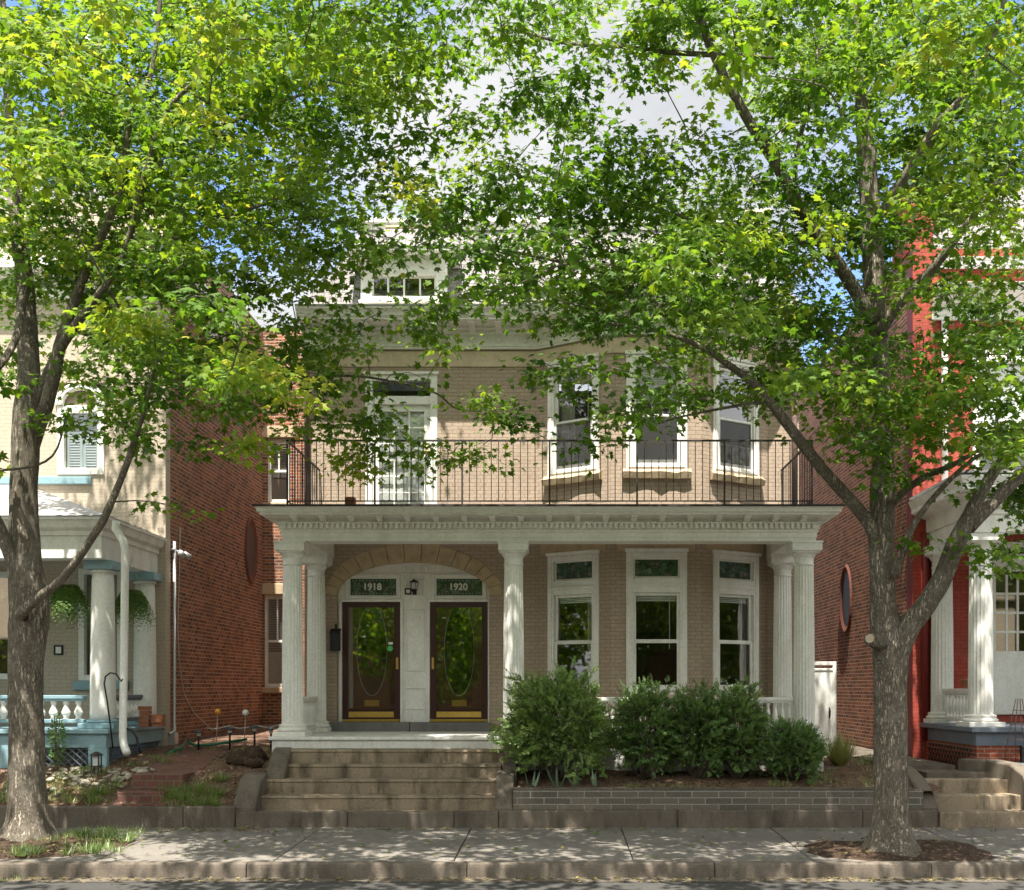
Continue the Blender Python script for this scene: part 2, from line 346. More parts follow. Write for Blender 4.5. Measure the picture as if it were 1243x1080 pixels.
        for u0, u1, a, b in holes:
            s.quad(P(u0, 0, a), P(u0, 0, b), P(u0, reveal, b), P(u0, reveal, a)); s.quad(P(u1, 0, b), P(u1, 0, a), P(u1, reveal, a), P(u1, reveal, b))
            s.quad(P(u0, 0, b), P(u1, 0, b), P(u1, reveal, b), P(u0, reveal, b)); s.quad(P(u1, 0, a), P(u0, 0, a), P(u0, reveal, a), P(u1, reveal, a))
        return s
    def build(s, name, mat, parent=None, bevel=0, label=None):
        me = bpy.data.meshes.new(name)
        og = origin_of(parent) if parent is not None else Vector((0, 0, 0))
        if not hasattr(s, 'rel') and parent is None and s.v:   # a lone mesh: origin at its base
            pass
        me.from_pydata([tuple(p - og) for p in s.v], [], s.f)
        me.polygons.foreach_set('use_smooth', s.sm)
        uv = me.uv_layers.new(name='UV')
        co = s.v
        for p in me.polygons:
            n = p.normal
            if abs(n.z) < .9:
                t = Vector((-n.y, n.x, 0)).normalized()
                up = Vector((0, 0, 1)) if abs(n.z) < .3 else n.cross(t)
                for li in p.loop_indices:
                    q = co[me.loops[li].vertex_index]; uv.data[li].uv = (q.dot(t), q.dot(up))
            else:
                for li in p.loop_indices:
                    q = co[me.loops[li].vertex_index]; uv.data[li].uv = (q.x, q.y)
        me.materials.append(mat); me.validate()
        o = bpy.data.objects.new(name, me); COL.objects.link(o); o.parent = parent
        if bevel:
            b = o.modifiers.new('bevel', 'BEVEL'); b.width = bevel; b.segments = 2; b.limit_method = 'ANGLE'; b.angle_limit = R(40)
        if label: o['label'] = label
        return o
def local(A, B):
    """map (u, depth inward, z) of a wall face A->B to the world"""
    A = Vector(A); d = (Vector(B) - A).normalized(); inn = Vector((-d.y, d.x))
    return lambda p: Vector((A.x + d.x * p.x + inn.x * p.y, A.y + d.y * p.x + inn.y * p.y, p.z))
def quick(name, mat, parent, fn, **kw):
    m = MB(); fn(m); return m.build(name, mat, parent, **kw)
def text_mesh(name, body, size, loc, mat, parent, rx=90, depth=.004):
    cu = bpy.data.curves.new(name, 'FONT'); cu.body = body; cu.size = size; cu.align_x = 'CENTER'; cu.align_y = 'CENTER'; cu.extrude = depth; cu.offset = .004
    t = bpy.data.objects.new(name, cu); COL.objects.link(t); t.rotation_euler = (R(rx), 0, 0)
    bpy.context.view_layer.update()
    me = bpy.data.meshes.new_from_object(t.evaluated_get(bpy.context.evaluated_depsgraph_get()))
    bpy.data.objects.remove(t)
    me.materials.clear(); me.materials.append(mat)
    o = bpy.data.objects.new(name, me); COL.objects.link(o); o.rotation_euler = (R(rx), 0, 0); o.parent = parent
    o.location = Vector(loc) - (origin_of(parent) if parent else Vector((0, 0, 0))); return o
# ================================================================== main house
YW = 20.6            # front wall plane
YC = 18.5            # porch column axis
PF = 1.34            # porch floor level
house = thing('double_house', 'tan painted brick double house with slate mansard roof, canted bay and white columned porch', 'house', (-.1, YW, .8))
WL, WR = -4.70, 4.48
A0, A1, A2, A3 = (-.38, YW), (.95, 19.75), (2.57, 19.75), (3.90, YW)      # bay corners
def at_len(A, B): return (Vector(B) - Vector(A)).length
LB = at_len(A0, A1)
WW = 1.085; PAD = (LB - WW) / 2
bay = [(A0, A1), (A1, A2), (A2, A3)]
def bay_u(i):
    l = at_len(*bay[i]); return (l - WW) / 2, (l + WW) / 2
LOW = (2.02, 4.574); UPP = (6.03, 8.086)
ENT = (-4.32, -1.02)         # entry opening (outer arch) in x
ACX, AI, AIH, AO, AOH, SPR = -2.69, 1.415, .61, 1.63, .93, 3.87
BD = (X(443.7, YW), X(531, YW), 5.12, 8.0)   # balcony door opening
def house_wall(m):
    m.wall((WL, YW), A0, .6, 8.75, [(ACX - AO - WL, ACX + AO - WL, .9, 4.85), (BD[0] - WL, BD[1] - WL, BD[2], BD[3])], .2)
    # brick jambs and spandrels round the arch
    for a, b in ((ACX - AO, ACX - AI), (ACX + AI, ACX + AO)):
        m.quad((a, YW, .9), (b, YW, .9), (b, YW, SPR), (a, YW, SPR))
    for xx in (ACX - AI, ACX + AI):
        m.quad((xx, YW, .9), (xx, YW + .2, .9), (xx, YW + .2, SPR), (xx, YW, SPR))
    K = 32
    for i in range(K):
        t0, t1 = math.pi * (1 - i / K), math.pi * (1 - (i + 1) / K)
        p = [(ACX + AO * math.cos(t), SPR + AOH * math.sin(t)) for t in (t0, t1)]
        m.quad((p[0][0], YW, p[0][1]), (p[1][0], YW, p[1][1]), (p[1][0], YW, 4.85), (p[0][0], YW, 4.85))
    for i in range(3):
        u0, u1 = bay_u(i)
        m.wall(*bay[i], .6, 8.75, [(u0, u1) + LOW, (u0, u1) + UPP], .2)
    m.wall(A3, (WR, YW), .6, 8.75)
    m.wall((WR, YW), (WR, 33), .6, 8.75); m.wall((WR, 33), (WL, 33), .6, 8.75); m.wall((WL, 33), (WL, YW), .6, 8.75)
quick('wall', M['tan_brick'], house, house_wall)
def rooms(m):   # floors and back partitions seen dimly through the glass
    m.box(WL + .1, WR - .1, YW + .9, 32.9, 5.0, 5.1); m.box(WL + .1, WR - .1, YW + .9, 32.9, 1.3, 1.4)
    m.box(WL + .1, WR - .1, 24.5, 24.6, 1.4, 5.0); m.box(WL + .1, WR - .1, 24.5, 24.6, 5.1, 8.7)
quick('interior_wall', M['dark_room'], house, rooms)
# stone arch, one block after another
def arch(m):
    K = 15
    for i in range(K):
        t0, t1 = math.pi * (1 - i / K) - .002, math.pi * (1 - (i + 1) / K) + .002
        j = random.uniform(.006, .022); kk = 4; ins = []; outs = []; o2 = random.uniform(.004, .05)
        for q in range(kk + 1):
            t = t0 + (t1 - t0) * q / kk
            ins.append((ACX + AI * math.cos(t), SPR + AIH * math.sin(t))); outs.append((ACX + (AO + o2) * math.cos(t), SPR + (AOH + o2) * math.sin(t)))
        m.prism(ins[::-1] + outs, YW - j, YW + .19)
quick('stone_arch', M['stone'], house, arch, bevel=.012)
# lintel stones above the ground-floor bay windows and the buff band under the cornice
def lint(m):
    for i in range(3):
        m.xf = local(*bay[i]); u0, u1 = bay_u(i); m.box(u0 - .16, u1 + .14, -.025, .1, 4.60, 4.86)
quick('stone_lintel', M['stone'], house, lint, bevel=.015)
PATH = [(WL, 30), (WL, YW), A0, A1, A2, A3, (WR, YW), (WR, 30)]
quick('stone_band', M['stone_band'], house, lambda m: m.sweep(PATH, [(-.05, 8.10), (.03, 8.10), (.03, 8.38), (-.05, 8.38)]), bevel=.006)

def sash_window(parent, A, B, u0, u1, z0, z1, glass_top, rails, transom=None, blind=False, curtain=None, sill=True, storm=False, mat='white_clean', cas=.13):
    """casing with sash, panes, optional leaded transom and stone sill, set in the wall face A-B"""
    m = MB(); m.xf = local(A, B)
    m.frame(u0, u1, z0, z1, cas, -.035, .10, wt=.12, wb=.10)
    m.frame(u0 + .035, u1 - .035, z0 + .03, z1 - .03, cas - .07, -.05, -.035, wt=.05, wb=.05)
    m.box(u0 - .02, u1 + .02, -.07, .02, z1 - .015, z1 + .045)
    if transom: m.box(u0 + cas, u1 - cas, -.03, .09, glass_top, transom[0]); m.box(u0 + cas - .06, u1 - cas + .06, -.055, -.03, glass_top + .10, glass_top + .15)
    w = m.build('window', M[mat], parent, bevel=.006)
    s = MB(); s.xf = local(A, B); a, b = u0 + cas, u1 - cas; zb = z0 + .10
    mid = rails[0]
    s.frame(a, b, mid, glass_top, .05, .04, .085); s.frame(a, b, zb, mid + .03, .05, .0 if storm else .005, .04, wb=.075)
    for r in rails[1:]: s.box(a + .05, b - .05, .008, .036, r, r + .03)
    s.build('sash', M[mat], w, bevel=.004)
    g = MB(); g.xf = local(A, B)
    g.quad((a + .04, .063, mid), (b - .04, .063, mid), (b - .04, .063, glass_top), (a + .04, .063, glass_top))
    g.quad((a + .04, .022, zb), (b - .04, .022, zb), (b - .04, .022, mid + .01), (a + .04, .022, mid + .01))
    g.build('pane', M['glass'], w)
    if storm:
        t = MB(); t.xf = local(A, B); t.quad((a + .045, -.004, zb + .02), (b - .045, -.004, zb + .02), (b - .045, -.004, mid), (a + .045, -.004, mid)); t.build('insect_screen', M['screen'], w)
    if transom:
        t = MB(); t.xf = local(A, B); t.frame(a, b, transom[0], transom[1], .03, .02, .06)
        t.build('transom_frame', M[mat], w)
        t = MB(); t.xf = local(A, B); t.box(a + .03, b - .03, .035, .05, transom[0] + .03, transom[1] - .03)
        t.build('leaded_glass', M['stained'], w)
    if blind:
        t = MB(); t.xf = local(A, B)
        for k in range(blind): t.box(a + .06, b - .06, .11, .14, glass_top - .055 - k * .03, glass_top - .035 - k * .03)
        t.box(a + .05, b - .05, .10, .15, glass_top - .035, glass_top); t.tube([(b - .17, .12, glass_top - .03), (b - .17, .12, glass_top - 1.0)], .008, 5)
        t.build('blind', M['blind'], w)
    if curtain:
        t = MB(); t.xf = local(A, B)
        for c0, c1 in curtain:
            n = 26; pts = []
            for k in range(n + 1):
                u = a + (b - a) * (c0 + (c1 - c0) * k / n); d = .24 + .025 * math.sin(k * 1.3)
                pts += [(u, d, zb - .05), (u, d, glass_top)]
            t.add(pts, [(2 * k, 2 * k + 2, 2 * k + 3, 2 * k + 1) for k in range(n)], True)
        t.build('curtain', M['curtain'], w)
    if sill:
        t = MB(); t.xf = local(A, B); n = 9; pts = []   # rough-cut stone sill
        for k in range(n + 1):
            u = u0 - .07 + (u1 - u0 + .14) * k / n; f = -.10 - random.uniform(0, .045)
            pts += [(u, .05, z0 - .17), (u, f + .03, z0 - .16 - random.uniform(0, .02)), (u, f, z0 - .05 - random.uniform(0, .03)), (u, -.035, z0 + .005), (u, .05, z0 + .005)]
        fs = []
        for k in range(n):
            for j in range(5): fs.append((k * 5 + j, k * 5 + (j + 1) % 5, (k + 1) * 5 + (j + 1) % 5, (k + 1) * 5 + j))
        fs += [(4, 3, 2, 1, 0), tuple(n * 5 + j for j in range(5))]
        t.add(pts, fs); t.build('sill', M['stone'], w)
    return w
for i in range(3):
    u0, u1 = bay_u(i)
    sash_window(house, *bay[i], u0, u1, *LOW, 3.84, [2.96], transom=(4.10, 4.46), blind=4, curtain=((0.0, .3),) if i == 2 else (((.72, 1.0),) if i == 0 else None))
    sash_window(house, *bay[i], u0, u1, *UPP, 7.93, [6.98] + ([6.52] if i else []), blind=3 if i != 1 else 22, storm=True, curtain=((0, .35),) if i == 0 else None)

# ---------------- entry: panelled surround, two storm doors, numbered transoms
YE = YW + .15
def pz(py): return Z(py, YE)
def px_(p): return X(p, YE)
D1 = (px_(415.5), px_(485.8)); D2 = (px_(522), px_(592)); DZ = (pz(876), pz(730.5))
T1 = (px_(424), px_(482)); T2 = (px_(528.5), px_(586.5)); TZ = (pz(723.7), pz(701))
ent = quick('door_surround', M['white_clean'], house, lambda m: m.wall((ACX - 1.5, YE), (ACX + 1.5, YE), PF - .1, 4.62,
    [(D1[0] - ACX + 1.5, D1[1] - ACX + 1.5, PF - .1, DZ[1]), (D2[0] - ACX + 1.5, D2[1] - ACX + 1.5, PF - .1, DZ[1]),
     (T1[0] - ACX + 1.5, T1[1] - ACX + 1.5, TZ[0], TZ[1]), (T2[0] - ACX + 1.5, T2[1] - ACX + 1.5, TZ[0], TZ[1])], .12))
def mould(m):
    for T in (T1, T2):
        m.frame(T[0] - .06, T[1] + .06, TZ[0] - .05, TZ[1] + .06, .05, YE - .03, YE + .02)
        m.box(T[0] - .12, T[1] + .12, YE - .05, YE - .002, TZ[0] - .105, TZ[0] - .055)
    for x in (D1[0] - .06, D1[1] + .005, D2[0] - .055, D2[1] + .005): m.box(x, x + .05, YE - .035, YE - .003, PF, DZ[1])
    cx0, cx1 = D1[1] + .075, D2[0] - .075
    for a, b in ((pz(815), pz(740)), (pz(861), pz(834)), (pz(724), pz(703))): m.frame(cx0 + .02, cx1 - .02, a, b, .03, YE - .022, YE - .002)
    for q in (451, 491, 518, 550):
        x = px_(q); m.tube([(x, YE - .03, pz(690)), (x, YE, pz(690))], .045, 14)
    m.box(ACX - 1.45, ACX + 1.45, YE - .02, YE - .002, pz(697), pz(695.5))
quick('moulding', M['white_clean'], ent, mould, bevel=.006)
quick('threshold', M['grey_stone'], house, lambda m: (m.box(X(399, 20.4), X(497, 20.4), 20.38, YE + .1, PF - .02, pz(876)), m.box(X(497.6, 20.4), X(595, 20.4), 20.385, YE + .1, PF - .02, pz(876.2))), bevel=.012)
for T, txt in ((T1, '1918'), (T2, '1920')):
    f = quick('transom_window', M['white_clean'], house, lambda m: m.frame(T[0], T[1], TZ[0], TZ[1], .02, YE + .01, YE + .05))
    quick('leaded_glass', M['stained'], f, lambda m: m.box(T[0] + .02, T[1] - .02, YE + .025, YE + .045, TZ[0] + .02, TZ[1] - .02))
    def lead(m):    # diamonds along the top and bottom edge of the leaded light
        n = 13; w = (T[1] - T[0] - .06) / n
        for k in range(n):
            x = T[0] + .03 + w * (k + .5)
            for z in (TZ[0] + .055, TZ[1] - .055):
                m.prism([(x - .02, z), (x, z - .024), (x + .02, z), (x, z + .024)], YE + .018, YE + .0235)
    quick('lead_diamond', M['lead'], f, lead)
    text_mesh('house_number', txt, .175, ((T[0] + T[1]) / 2 - .02, YE + .012, (TZ[0] + TZ[1]) / 2), M['white_clean'], f)
def storm_door(D, hinge_left, first):
    w0, w1 = D; z0, z1 = DZ; fw = .11
    def fr(m):
        m.frame(w0, w1, z0 + .05, z1, fw, YE - .01, YE + .03, wt=.10, wb=.18); m.frame(w0 + fw - .025, w1 - fw + .025, z0 + .205, z1 - .075, .025, YE - .018, YE - .01)
    d = quick('storm_door', M['maroon'], house, fr, bevel=.006)
    quick('storm_glass', M['storm_glass'], d, lambda m: m.quad((w0 + fw - .01, YE + .01, z0 + .25), (w1 - fw + .01, YE + .01, z0 + .25), (w1 - fw + .01, YE + .01, z1 - .09), (w0 + fw - .01, YE + .01, z1 - .09)))
    quick('kick_plate', M['brass'], d, lambda m: m.box(w0 + fw + .01, w1 - fw - .01, YE - .014, YE - .0105, z0 + .085, z0 + .19))
    quick('door_sill', M['brass'], d, lambda m: m.box(w0 + .01, w1 - .01, YE - .05, YE + .05, z0 + .001, z0 + .048), bevel=.006)
    hx = w1 - .055 if hinge_left else w0 + .055
    def hd(m):
        zc = pz(805); m.box(hx - .022, hx + .022, YE - .02, YE - .0105, zc - .11, zc + .11)
        m.tube([(hx, YE - .02, zc + .07), (hx, YE - .06, zc + .06), (hx, YE - .06, zc - .05), (hx, YE - .02, zc - .06)], .011, 6)
    quick('handle', M['brass'], d, hd, bevel=.004)
    # the panelled wooden door behind the storm glass
    i0, i1 = w0 + .02, w1 - .02; cx = (w0 + w1) / 2; cz = pz(789); ra, rb = .27, .84
    def slab(m):
        K = 40; pts = [(cx + ra * math.cos(2 * math.pi * k / K), cz + rb * math.sin(2 * math.pi * k / K)) for k in range(K)]
        rect = []
        for k in range(K):
            t = 2 * math.pi * k / K; c, s_ = math.cos(t), math.sin(t)
            hw, ht, hb = (i1 - i0) / 2, z1 - cz, cz - z0
            q = min(hw / abs(c) if abs(c) > 1e-6 else 9, (ht if s_ > 0 else hb) / abs(s_) if abs(s_) > 1e-6 else 9)
            rect.append((cx + c * q, cz + s_ * q))
        for k in range(K):
            j = (k + 1) % K; m.quad((rect[k][0], YE + .075, rect[k][1]), (pts[k][0], YE + .075, pts[k][1]), (pts[j][0], YE + .075, pts[j][1]), (rect[j][0], YE + .075, rect[j][1]))
        for a, b, e, g in ((i0 + .12, i1 - .12, z0 + .27, z0 + .45),): m.frame(a, b, e, g, .02, YE + .055, YE + .073)
        m.box(i0, i0 + .07, YE + .06, YE + .073, z0, z1); m.box(i1 - .07, i1, YE + .06, YE + .073, z0, z1)
    inn = quick('inner_door', M['wood'], d, slab)
    def rim(m):
        m.tube([(cx + (ra + .012) * math.cos(2 * math.pi * k / 40), YE + .07, cz + (rb + .012) * math.sin(2 * math.pi * k / 40)) for k in range(41)], .009, 6)
    quick('oval_rim', M['galv'], d, rim)
    quick('oval_glass', M['oval_glass'], d, lambda m: m.add([(cx + ra * math.cos(2 * math.pi * k / 40), YE + .09, cz + rb * math.sin(2 * math.pi * k / 40)) for k in range(40)], [tuple(range(40))]))
    quick('mail_slot', M['brass'], d, lambda m: (m.box(cx - .14, cx + .14, YE + .058, YE + .074, pz(857.5), pz(849.5)), m.box(cx - .1, cx + .1, YE + .05, YE + .057, pz(855), pz(852))), bevel=.003)
    if first:   # small round green sticker with a white tag above it
        x = px_(473.5); z = pz(787)
        quick('round_sticker', paint('green_sticker', (.12, .5, .14), rough=.4), d, lambda m: m.tube([(x, YE + .002, z), (x, YE + .008, z)], .055, 20, False))
        quick('white_tag', M['white_clean'], d, lambda m: m.box(x - .03, x + .05, YE + .003, YE + .008, z + .075, z + .12))
storm_door(D1, True, True); storm_door(D2, False, False)
# lantern and small square chime between the doors
def lan(m):
    x, z = px_(503.5), pz(716)
    m.box(x - .035, x + .035, YE - .03, YE - .002, z - .09, z + .03); m.tube([(x, YE - .02, z - .05), (x, YE - .1, z - .08), (x, YE - .12, z - .02)], .014, 7)
    m.lathe((x, YE - .12, z), [(.0, -.07), (.03, -.05), (.055, -.02), (.06, .0)], 12); m.lathe((x, YE - .12, z), [(.085, .13), (.08, .145), (.02, .175), (.008, .2)], 12)
    for k in range(6):
        t = math.pi * k / 3; m.tube([(x + .055 * math.cos(t), YE - .12 + .055 * math.sin(t), z), (x + .08 * math.cos(t), YE - .12 + .08 * math.sin(t), z + .13)], .005, 5)
ln = quick('wall_lantern', M['black'], house, lan)
quick('lantern_glass', M['blind'], ln, lambda m: m.lathe((px_(503.5), YE - .12, pz(716)), [(.048, .002), (.07, .128)], 12))
cb = quick('chime_box', M['black'], house, lambda m: m.frame(px_(491.5), px_(499.5), pz(721.5), pz(714), .025, YE - .035, YE - .002), bevel=.004)
quick('chime_face', M['white_clean'], cb, lambda m: m.box(px_(491.5) + .025, px_(499.5) - .025, YE - .025, YE - .003, pz(721.5) + .025, pz(714) - .025))

# ---------------- balcony door
def bdoor():
    x0, x1, z0, z1 = BD; ty = pz  # outer casing
    tz0, tz1 = Z(479, YW), Z(468, YW); dz = Z(491, YW)
    def cas(m):
        m.frame(x0, x1, z0, z1, .13, YW - .03, YW + .1, wt=.16, wb=0.0); m.box(x0 + .13, x1 - .13, YW - .03, YW + .09, dz, tz0 - .03); m.box(x0 - .03, x1 + .03, YW - .07, YW, z1 - .05, z1)
    w = quick('balcony_door', M['white_clean'], house, cas, bevel=.006)
    quick('transom_pane', M['glass'], w, lambda m: m.quad((x0 + .13, YW + .04, tz0 - .03), (x1 - .13, YW + .04, tz0 - .03), (x1 - .13, YW + .04, z1 - .16), (x0 + .13, YW + .04, z1 - .16)))
    a, b = x0 + .13, x1 - .13; g0, g1 = Z(605, YW) - .25, Z(499, YW)
    def leaf(m):
        m.frame(a, b, z0, dz, .12, YW + .02, YW + .07, wt=dz - g1, wb=.35)
        for k in (1, 2): xx = a + .12 + (b - a - .24) * k / 3; m.box(xx - .012, xx + .012, YW + .025, YW + .055, z0 + .35, g1)
        for k in range(1, 6): zz = z0 + .35 + (g1 - z0 - .35) * k / 6; m.box(a + .12, b - .12, YW + .027, YW + .053, zz - .012, zz + .012)
    quick('door_leaf', M['white_clean'], w, leaf, bevel=.004)
    quick('pane', M['glass'], w, lambda m: m.quad((a + .1, YW + .05, z0 + .3), (b - .1, YW + .05, z0 + .3), (b - .1, YW + .05, g1 + .02), (a + .1, YW + .05, g1 + .02)))
    def sh(m):
        n = 30; pts = []
        for k in range(n + 1): u = a + .1 + (b - a - .2) * k / n; pts += [(u, YW + .1 + .003 * math.sin(k * 1.6), z0 + .1), (u, YW + .1 + .003 * math.sin(k * 1.6), g1 + .05)]
        m.add(pts, [(2 * k, 2 * k + 2, 2 * k + 3, 2 * k + 1) for k in range(n)], True)
    quick('curtain', M['blind'], w, sh)
    quick('handle', M['brass'], w, lambda m: (m.lathe((b - .06, YW, Z(548, YW)), [(.02, -.03), (.03, 0), (.02, .03)], 10), m.lathe((b - .06, YW, Z(542, YW)), [(.015, -.02), (.022, 0), (.015, .02)], 10)))
bdoor()

# ---------------- top cornice, roof and dormer
FR = [(WL - .02, YW - .06), (A0[0] + .02, YW - .06), (A1[0] - .02, A1[1] - .06), (A2[0] + .02, A2[1] - .06), (A3[0] - .02, YW - .06), (WR + .02, YW - .06)]
quick('frieze', M['white'], house, lambda m: (m.sweep(FR, [(-.3, 8.42), (0, 8.42), (0, 8.46), (.02, 8.46), (.02, 8.68), (.06, 8.70), (.06, 8.75), (-.3, 8.75)])))
def corn(m):
    m.sweep(FR, [(-.3, 8.75), (.16, 8.75), (.16, 8.80), (.50, 8.80), (.50, 8.84), (.54, 8.86), (.56, 8.92), (.62, 8.97), (.62, 9.0), (-.3, 9.06)])
cn = quick('cornice', M['white'], house, corn, bevel=.004)
def along(path, step, start=.15):
    """points and right-hand normals every step metres along an x-y polyline (front legs only)"""
    for a, b in zip(path, path[1:]):
        a = Vector(a); b = Vector(b); d = b - a; l = d.length; d.normalize(); nn = max(1, round(l / step))
        for k in range(nn): yield a + d * (l * (k + .5) / nn), Vector((d.y, -d.x)), d
for p, nrm, d in along(FR, .46):
    def mod(m):
        m.xf = lambda q: Vector((p.x + d.x * q.x + nrm.x * q.y, p.y + d.y * q.x + nrm.y * q.y, q.z))
        m.prism_x([(.06, 8.69), (.30, 8.76), (.46, 8.765), (.46, 8.80), (.06, 8.80)], -.06, .06)
    quick('bracket', M['white'], cn, mod, bevel=.004)
for p, nrm, d in along(FR, .46):
    quick('boss', M['white'], cn, lambda m: m.tube([(p.x + nrm.x * .02, p.y + nrm.y * .02, 8.57), (p.x + nrm.x * .045, p.y + nrm.y * .045, 8.57)], .055, 12))
quick('gutter', M['metal_roof'], house, lambda m: m.sweep([(FR[i][0], FR[i][1]) for i in range(len(FR))], [(.60, 9.002), (.635, 9.002), (.645, 9.03), (.60, 9.03)]))
quick('bay_roof', M['metal_roof'], house, lambda m: m.prism_z([(A0[0], YW - .1), (A1[0], A1[1] - .3), (A2[0], A2[1] - .3), (A3[0], YW - .1)], 9.0, 9.075))
MS = [(WL - .05, 32), (WL - .05, 20.15), (WR + .05, 20.15), (WR + .05, 32)]
roof = quick('roof', M['slate'], house, lambda m: m.sweep(MS, [(-.2, 9.03), (.0, 9.03), (-.55, 9.9), (-1.0, 10.86), (-1.2, 10.86)]))
quick('roof_curb', M['white'], house, lambda m: (m.sweep([(WL + .95, 32), (WL + .95, 21.15), (WR - .95, 21.15), (WR - .95, 32)], [(-.2, 10.86), (.04, 10.86), (.04, 10.92), (.10, 10.98), (.10, 11.06), (-.2, 11.06)])))
quick('roof_deck', M['metal_roof'], house, lambda m: m.box(WL + 1.0, WR - 1.0, 21.2, 32, 10.9, 11.0))
def dormer(cx):
    Yd = 20.12; zb, zt = Z(365, Yd), Z(310, Yd); hw = .78
    def cheeks(m):
        m.box(cx - hw + .02, cx - hw + .06, Yd + .03, 21.3, zb, zt - .02); m.box(cx + hw - .06, cx + hw - .02, Yd + .03, 21.3, zb, zt - .02)
    d = quick('dormer', M['white_clean'], house, lambda m: (m.frame(cx - hw, cx + hw, zb, zt, .2, Yd, Yd + .12, wt=.36, wb=.08), m.box(cx - hw - .03, cx + hw + .03, Yd - .06, Yd + .1, zb - .04, zb)), bevel=.008)
    quick('dormer_cheek', M['slate'], d, cheeks)
    for s in (-1, 1):
        def br(m): m.prism_x([(Yd - .001, zt - .32), (Yd - .05, zt - .27), (Yd - .16, zt - .03), (Yd - .16, zt), (Yd - .001, zt)], cx + s * (hw - .07) - .05, cx + s * (hw - .07) + .05)
        quick('bracket', M['white_clean'], d, br, bevel=.01)
    def sash(m):
        a, b = cx - hw + .2, cx + hw - .2; m.frame(a, b, zb + .08, zt - .36, .03, Yd + .05, Yd + .08)
        for k in (1, 2, 3): xx = a + (b - a) * k / 4; m.box(xx - .016, xx + .016, Yd + .05, Yd + .08, zb + .11, zt - .39)
    quick('sash', M['white_clean'], d, sash)
    quick('pane', M['glass'], d, lambda m: m.quad((cx - hw + .2, Yd + .065, zb + .08), (cx + hw - .2, Yd + .065, zb + .08), (cx + hw - .2, Yd + .065, zt - .36), (cx - hw + .2, Yd + .065, zt - .36)))
    quick('blind', M['rust_iron'], d, lambda m: m.box(cx - hw + .1, cx + hw - .1, Yd + .3, Yd + .34, zb, zt))
    e0, e1 = cx - hw - .2, cx + hw + .2; ze = zt + .02; zr = Z(281, 20.9)
    quick('dormer_eave', M['white_clean'], d, lambda m: m.box(e0, e1, Yd - .25, 20.9, ze - .02, ze + .05), bevel=.01)
    quick('dormer_roof', M['slate'], d, lambda m: m.add([(e0 - .02, Yd - .27, ze + .053), (e1 + .02, Yd - .27, ze + .053), (cx + .38, 20.75, zr), (cx - .38, 20.75, zr), (e0 - .02, 21.6, ze + .053), (e1 + .02, 21.6, ze + .053), (cx + .38, 21.6, zr), (cx - .38, 21.6, zr)],
          [(0, 1, 2, 3), (1, 5, 6, 2), (4, 0, 3, 7), (3, 2, 6, 7)]))
    quick('ridge_flashing', M['stone'], d, lambda m: m.tube([(cx - .42, 20.74, zr + .01), (cx + .42, 20.74, zr + .01)], .035, 6))
dormer(X(490, 20.12)); dormer(2.45)
ch = quick('chimney', M['stone_band'], house, lambda m: (m.box(X(906, 24), X(934, 24), 24, 24.7, 10.8, Z(262, 24)), m.box(X(904, 24), X(936, 24), 23.95, 24.75, Z(262, 24), Z(254, 24))), bevel=.02)
# downspouts at both ends of the front wall
quick('downspout', M['pipe'], house, lambda m: m.tube([(X(392, YW), YW - .12, 8.36), (X(380, YW), YW - .12, 8.30), (X(374, YW), YW - .09, 8.1), (X(374, YW), YW - .09, 5.12)], .05, 10))
quick('downspout', M['pipe'], house, lambda m: m.tube([(X(963, YW), YW - .09, 8.4), (X(963, YW), YW - .09, 5.12)], .05, 10))

# ---------------- porch
PX0, PX1 = -4.54, 4.26
EP = [(PX0, YW - .02), (PX0, 18.3), (PX1, 18.3), (PX1, YW - .02)]
ent2 = quick('entablature', M['white'], house, lambda m: m.sweep(EP, [(-.40, 4.565), (0, 4.565), (0, 4.62), (.015, 4.62), (.015, 4.70), (.035, 4.715), (.035, 4.745), (.02, 4.745), (.02, 4.875), (.02, 4.92), (.06, 4.94), (.12, 4.948), (.28, 4.953), (-.40, 4.953)]), bevel=.002)
def dent(m):
    for a, b in zip(EP, EP[1:]):
        a = Vector(a); b = Vector(b); d = b - a; l = d.length; d.normalize(); nn = Vector((d.y, -d.x)); k = int(l / .0875)
        for i in range(k):
            p = a + d * (l * (i + .5) / k); q = p + nn * .068
            m.prism_z([(p.x - d.x * .026, p.y - d.y * .026), (q.x - d.x * .026, q.y - d.y * .026), (q.x + d.x * .026, q.y + d.y * .026), (p.x + d.x * .026, p.y + d.y * .026)][::-1], 4.765, 4.845)
    m.sweep(EP, [(.01, 4.845), (.07, 4.845), (.075, 4.872), (.01, 4.872)])
quick('dentil_band', M['white'], ent2, dent)
pc = quick('porch_cornice', M['white'], house, lambda m: m.sweep(EP, [(-.40, 4.955), (.30, 4.955), (.30, 4.985), (.335, 5.0), (.345, 5.05), (.375, 5.075), (-.40, 5.075)]), bevel=.004)
for p, nrm, d in along(EP, .475):
    def mod(m):
        m.xf = lambda q: Vector((p.x + d.x * q.x + nrm.x * q.y, p.y + d.y * q.x + nrm.y * q.y, q.z))
        m.prism_x([(.02, 4.8755), (.10, 4.878), (.14, 4.895), (.225, 4.905), (.25, 4.92), (.25, 4.951), (.02, 4.951)], -.045, .045); m.box(-.06, .06, .08, .27, 4.932, 4.9545)
    quick('bracket', M['white'], pc, mod, bevel=.004)
quick('balcony_deck', M['rust_iron'], house, lambda m: m.prism_z([(PX0 - .385, YW - .01), (PX0 - .385, 17.915), (PX1 + .385, 17.915), (PX1 + .385, YW - .01)], 5.0752, 5.11))
quick('porch_ceiling', M['white'], house, lambda m: m.box(PX0 + .3, PX1 - .3, 18.6, YW - .003, 4.86, 4.95))
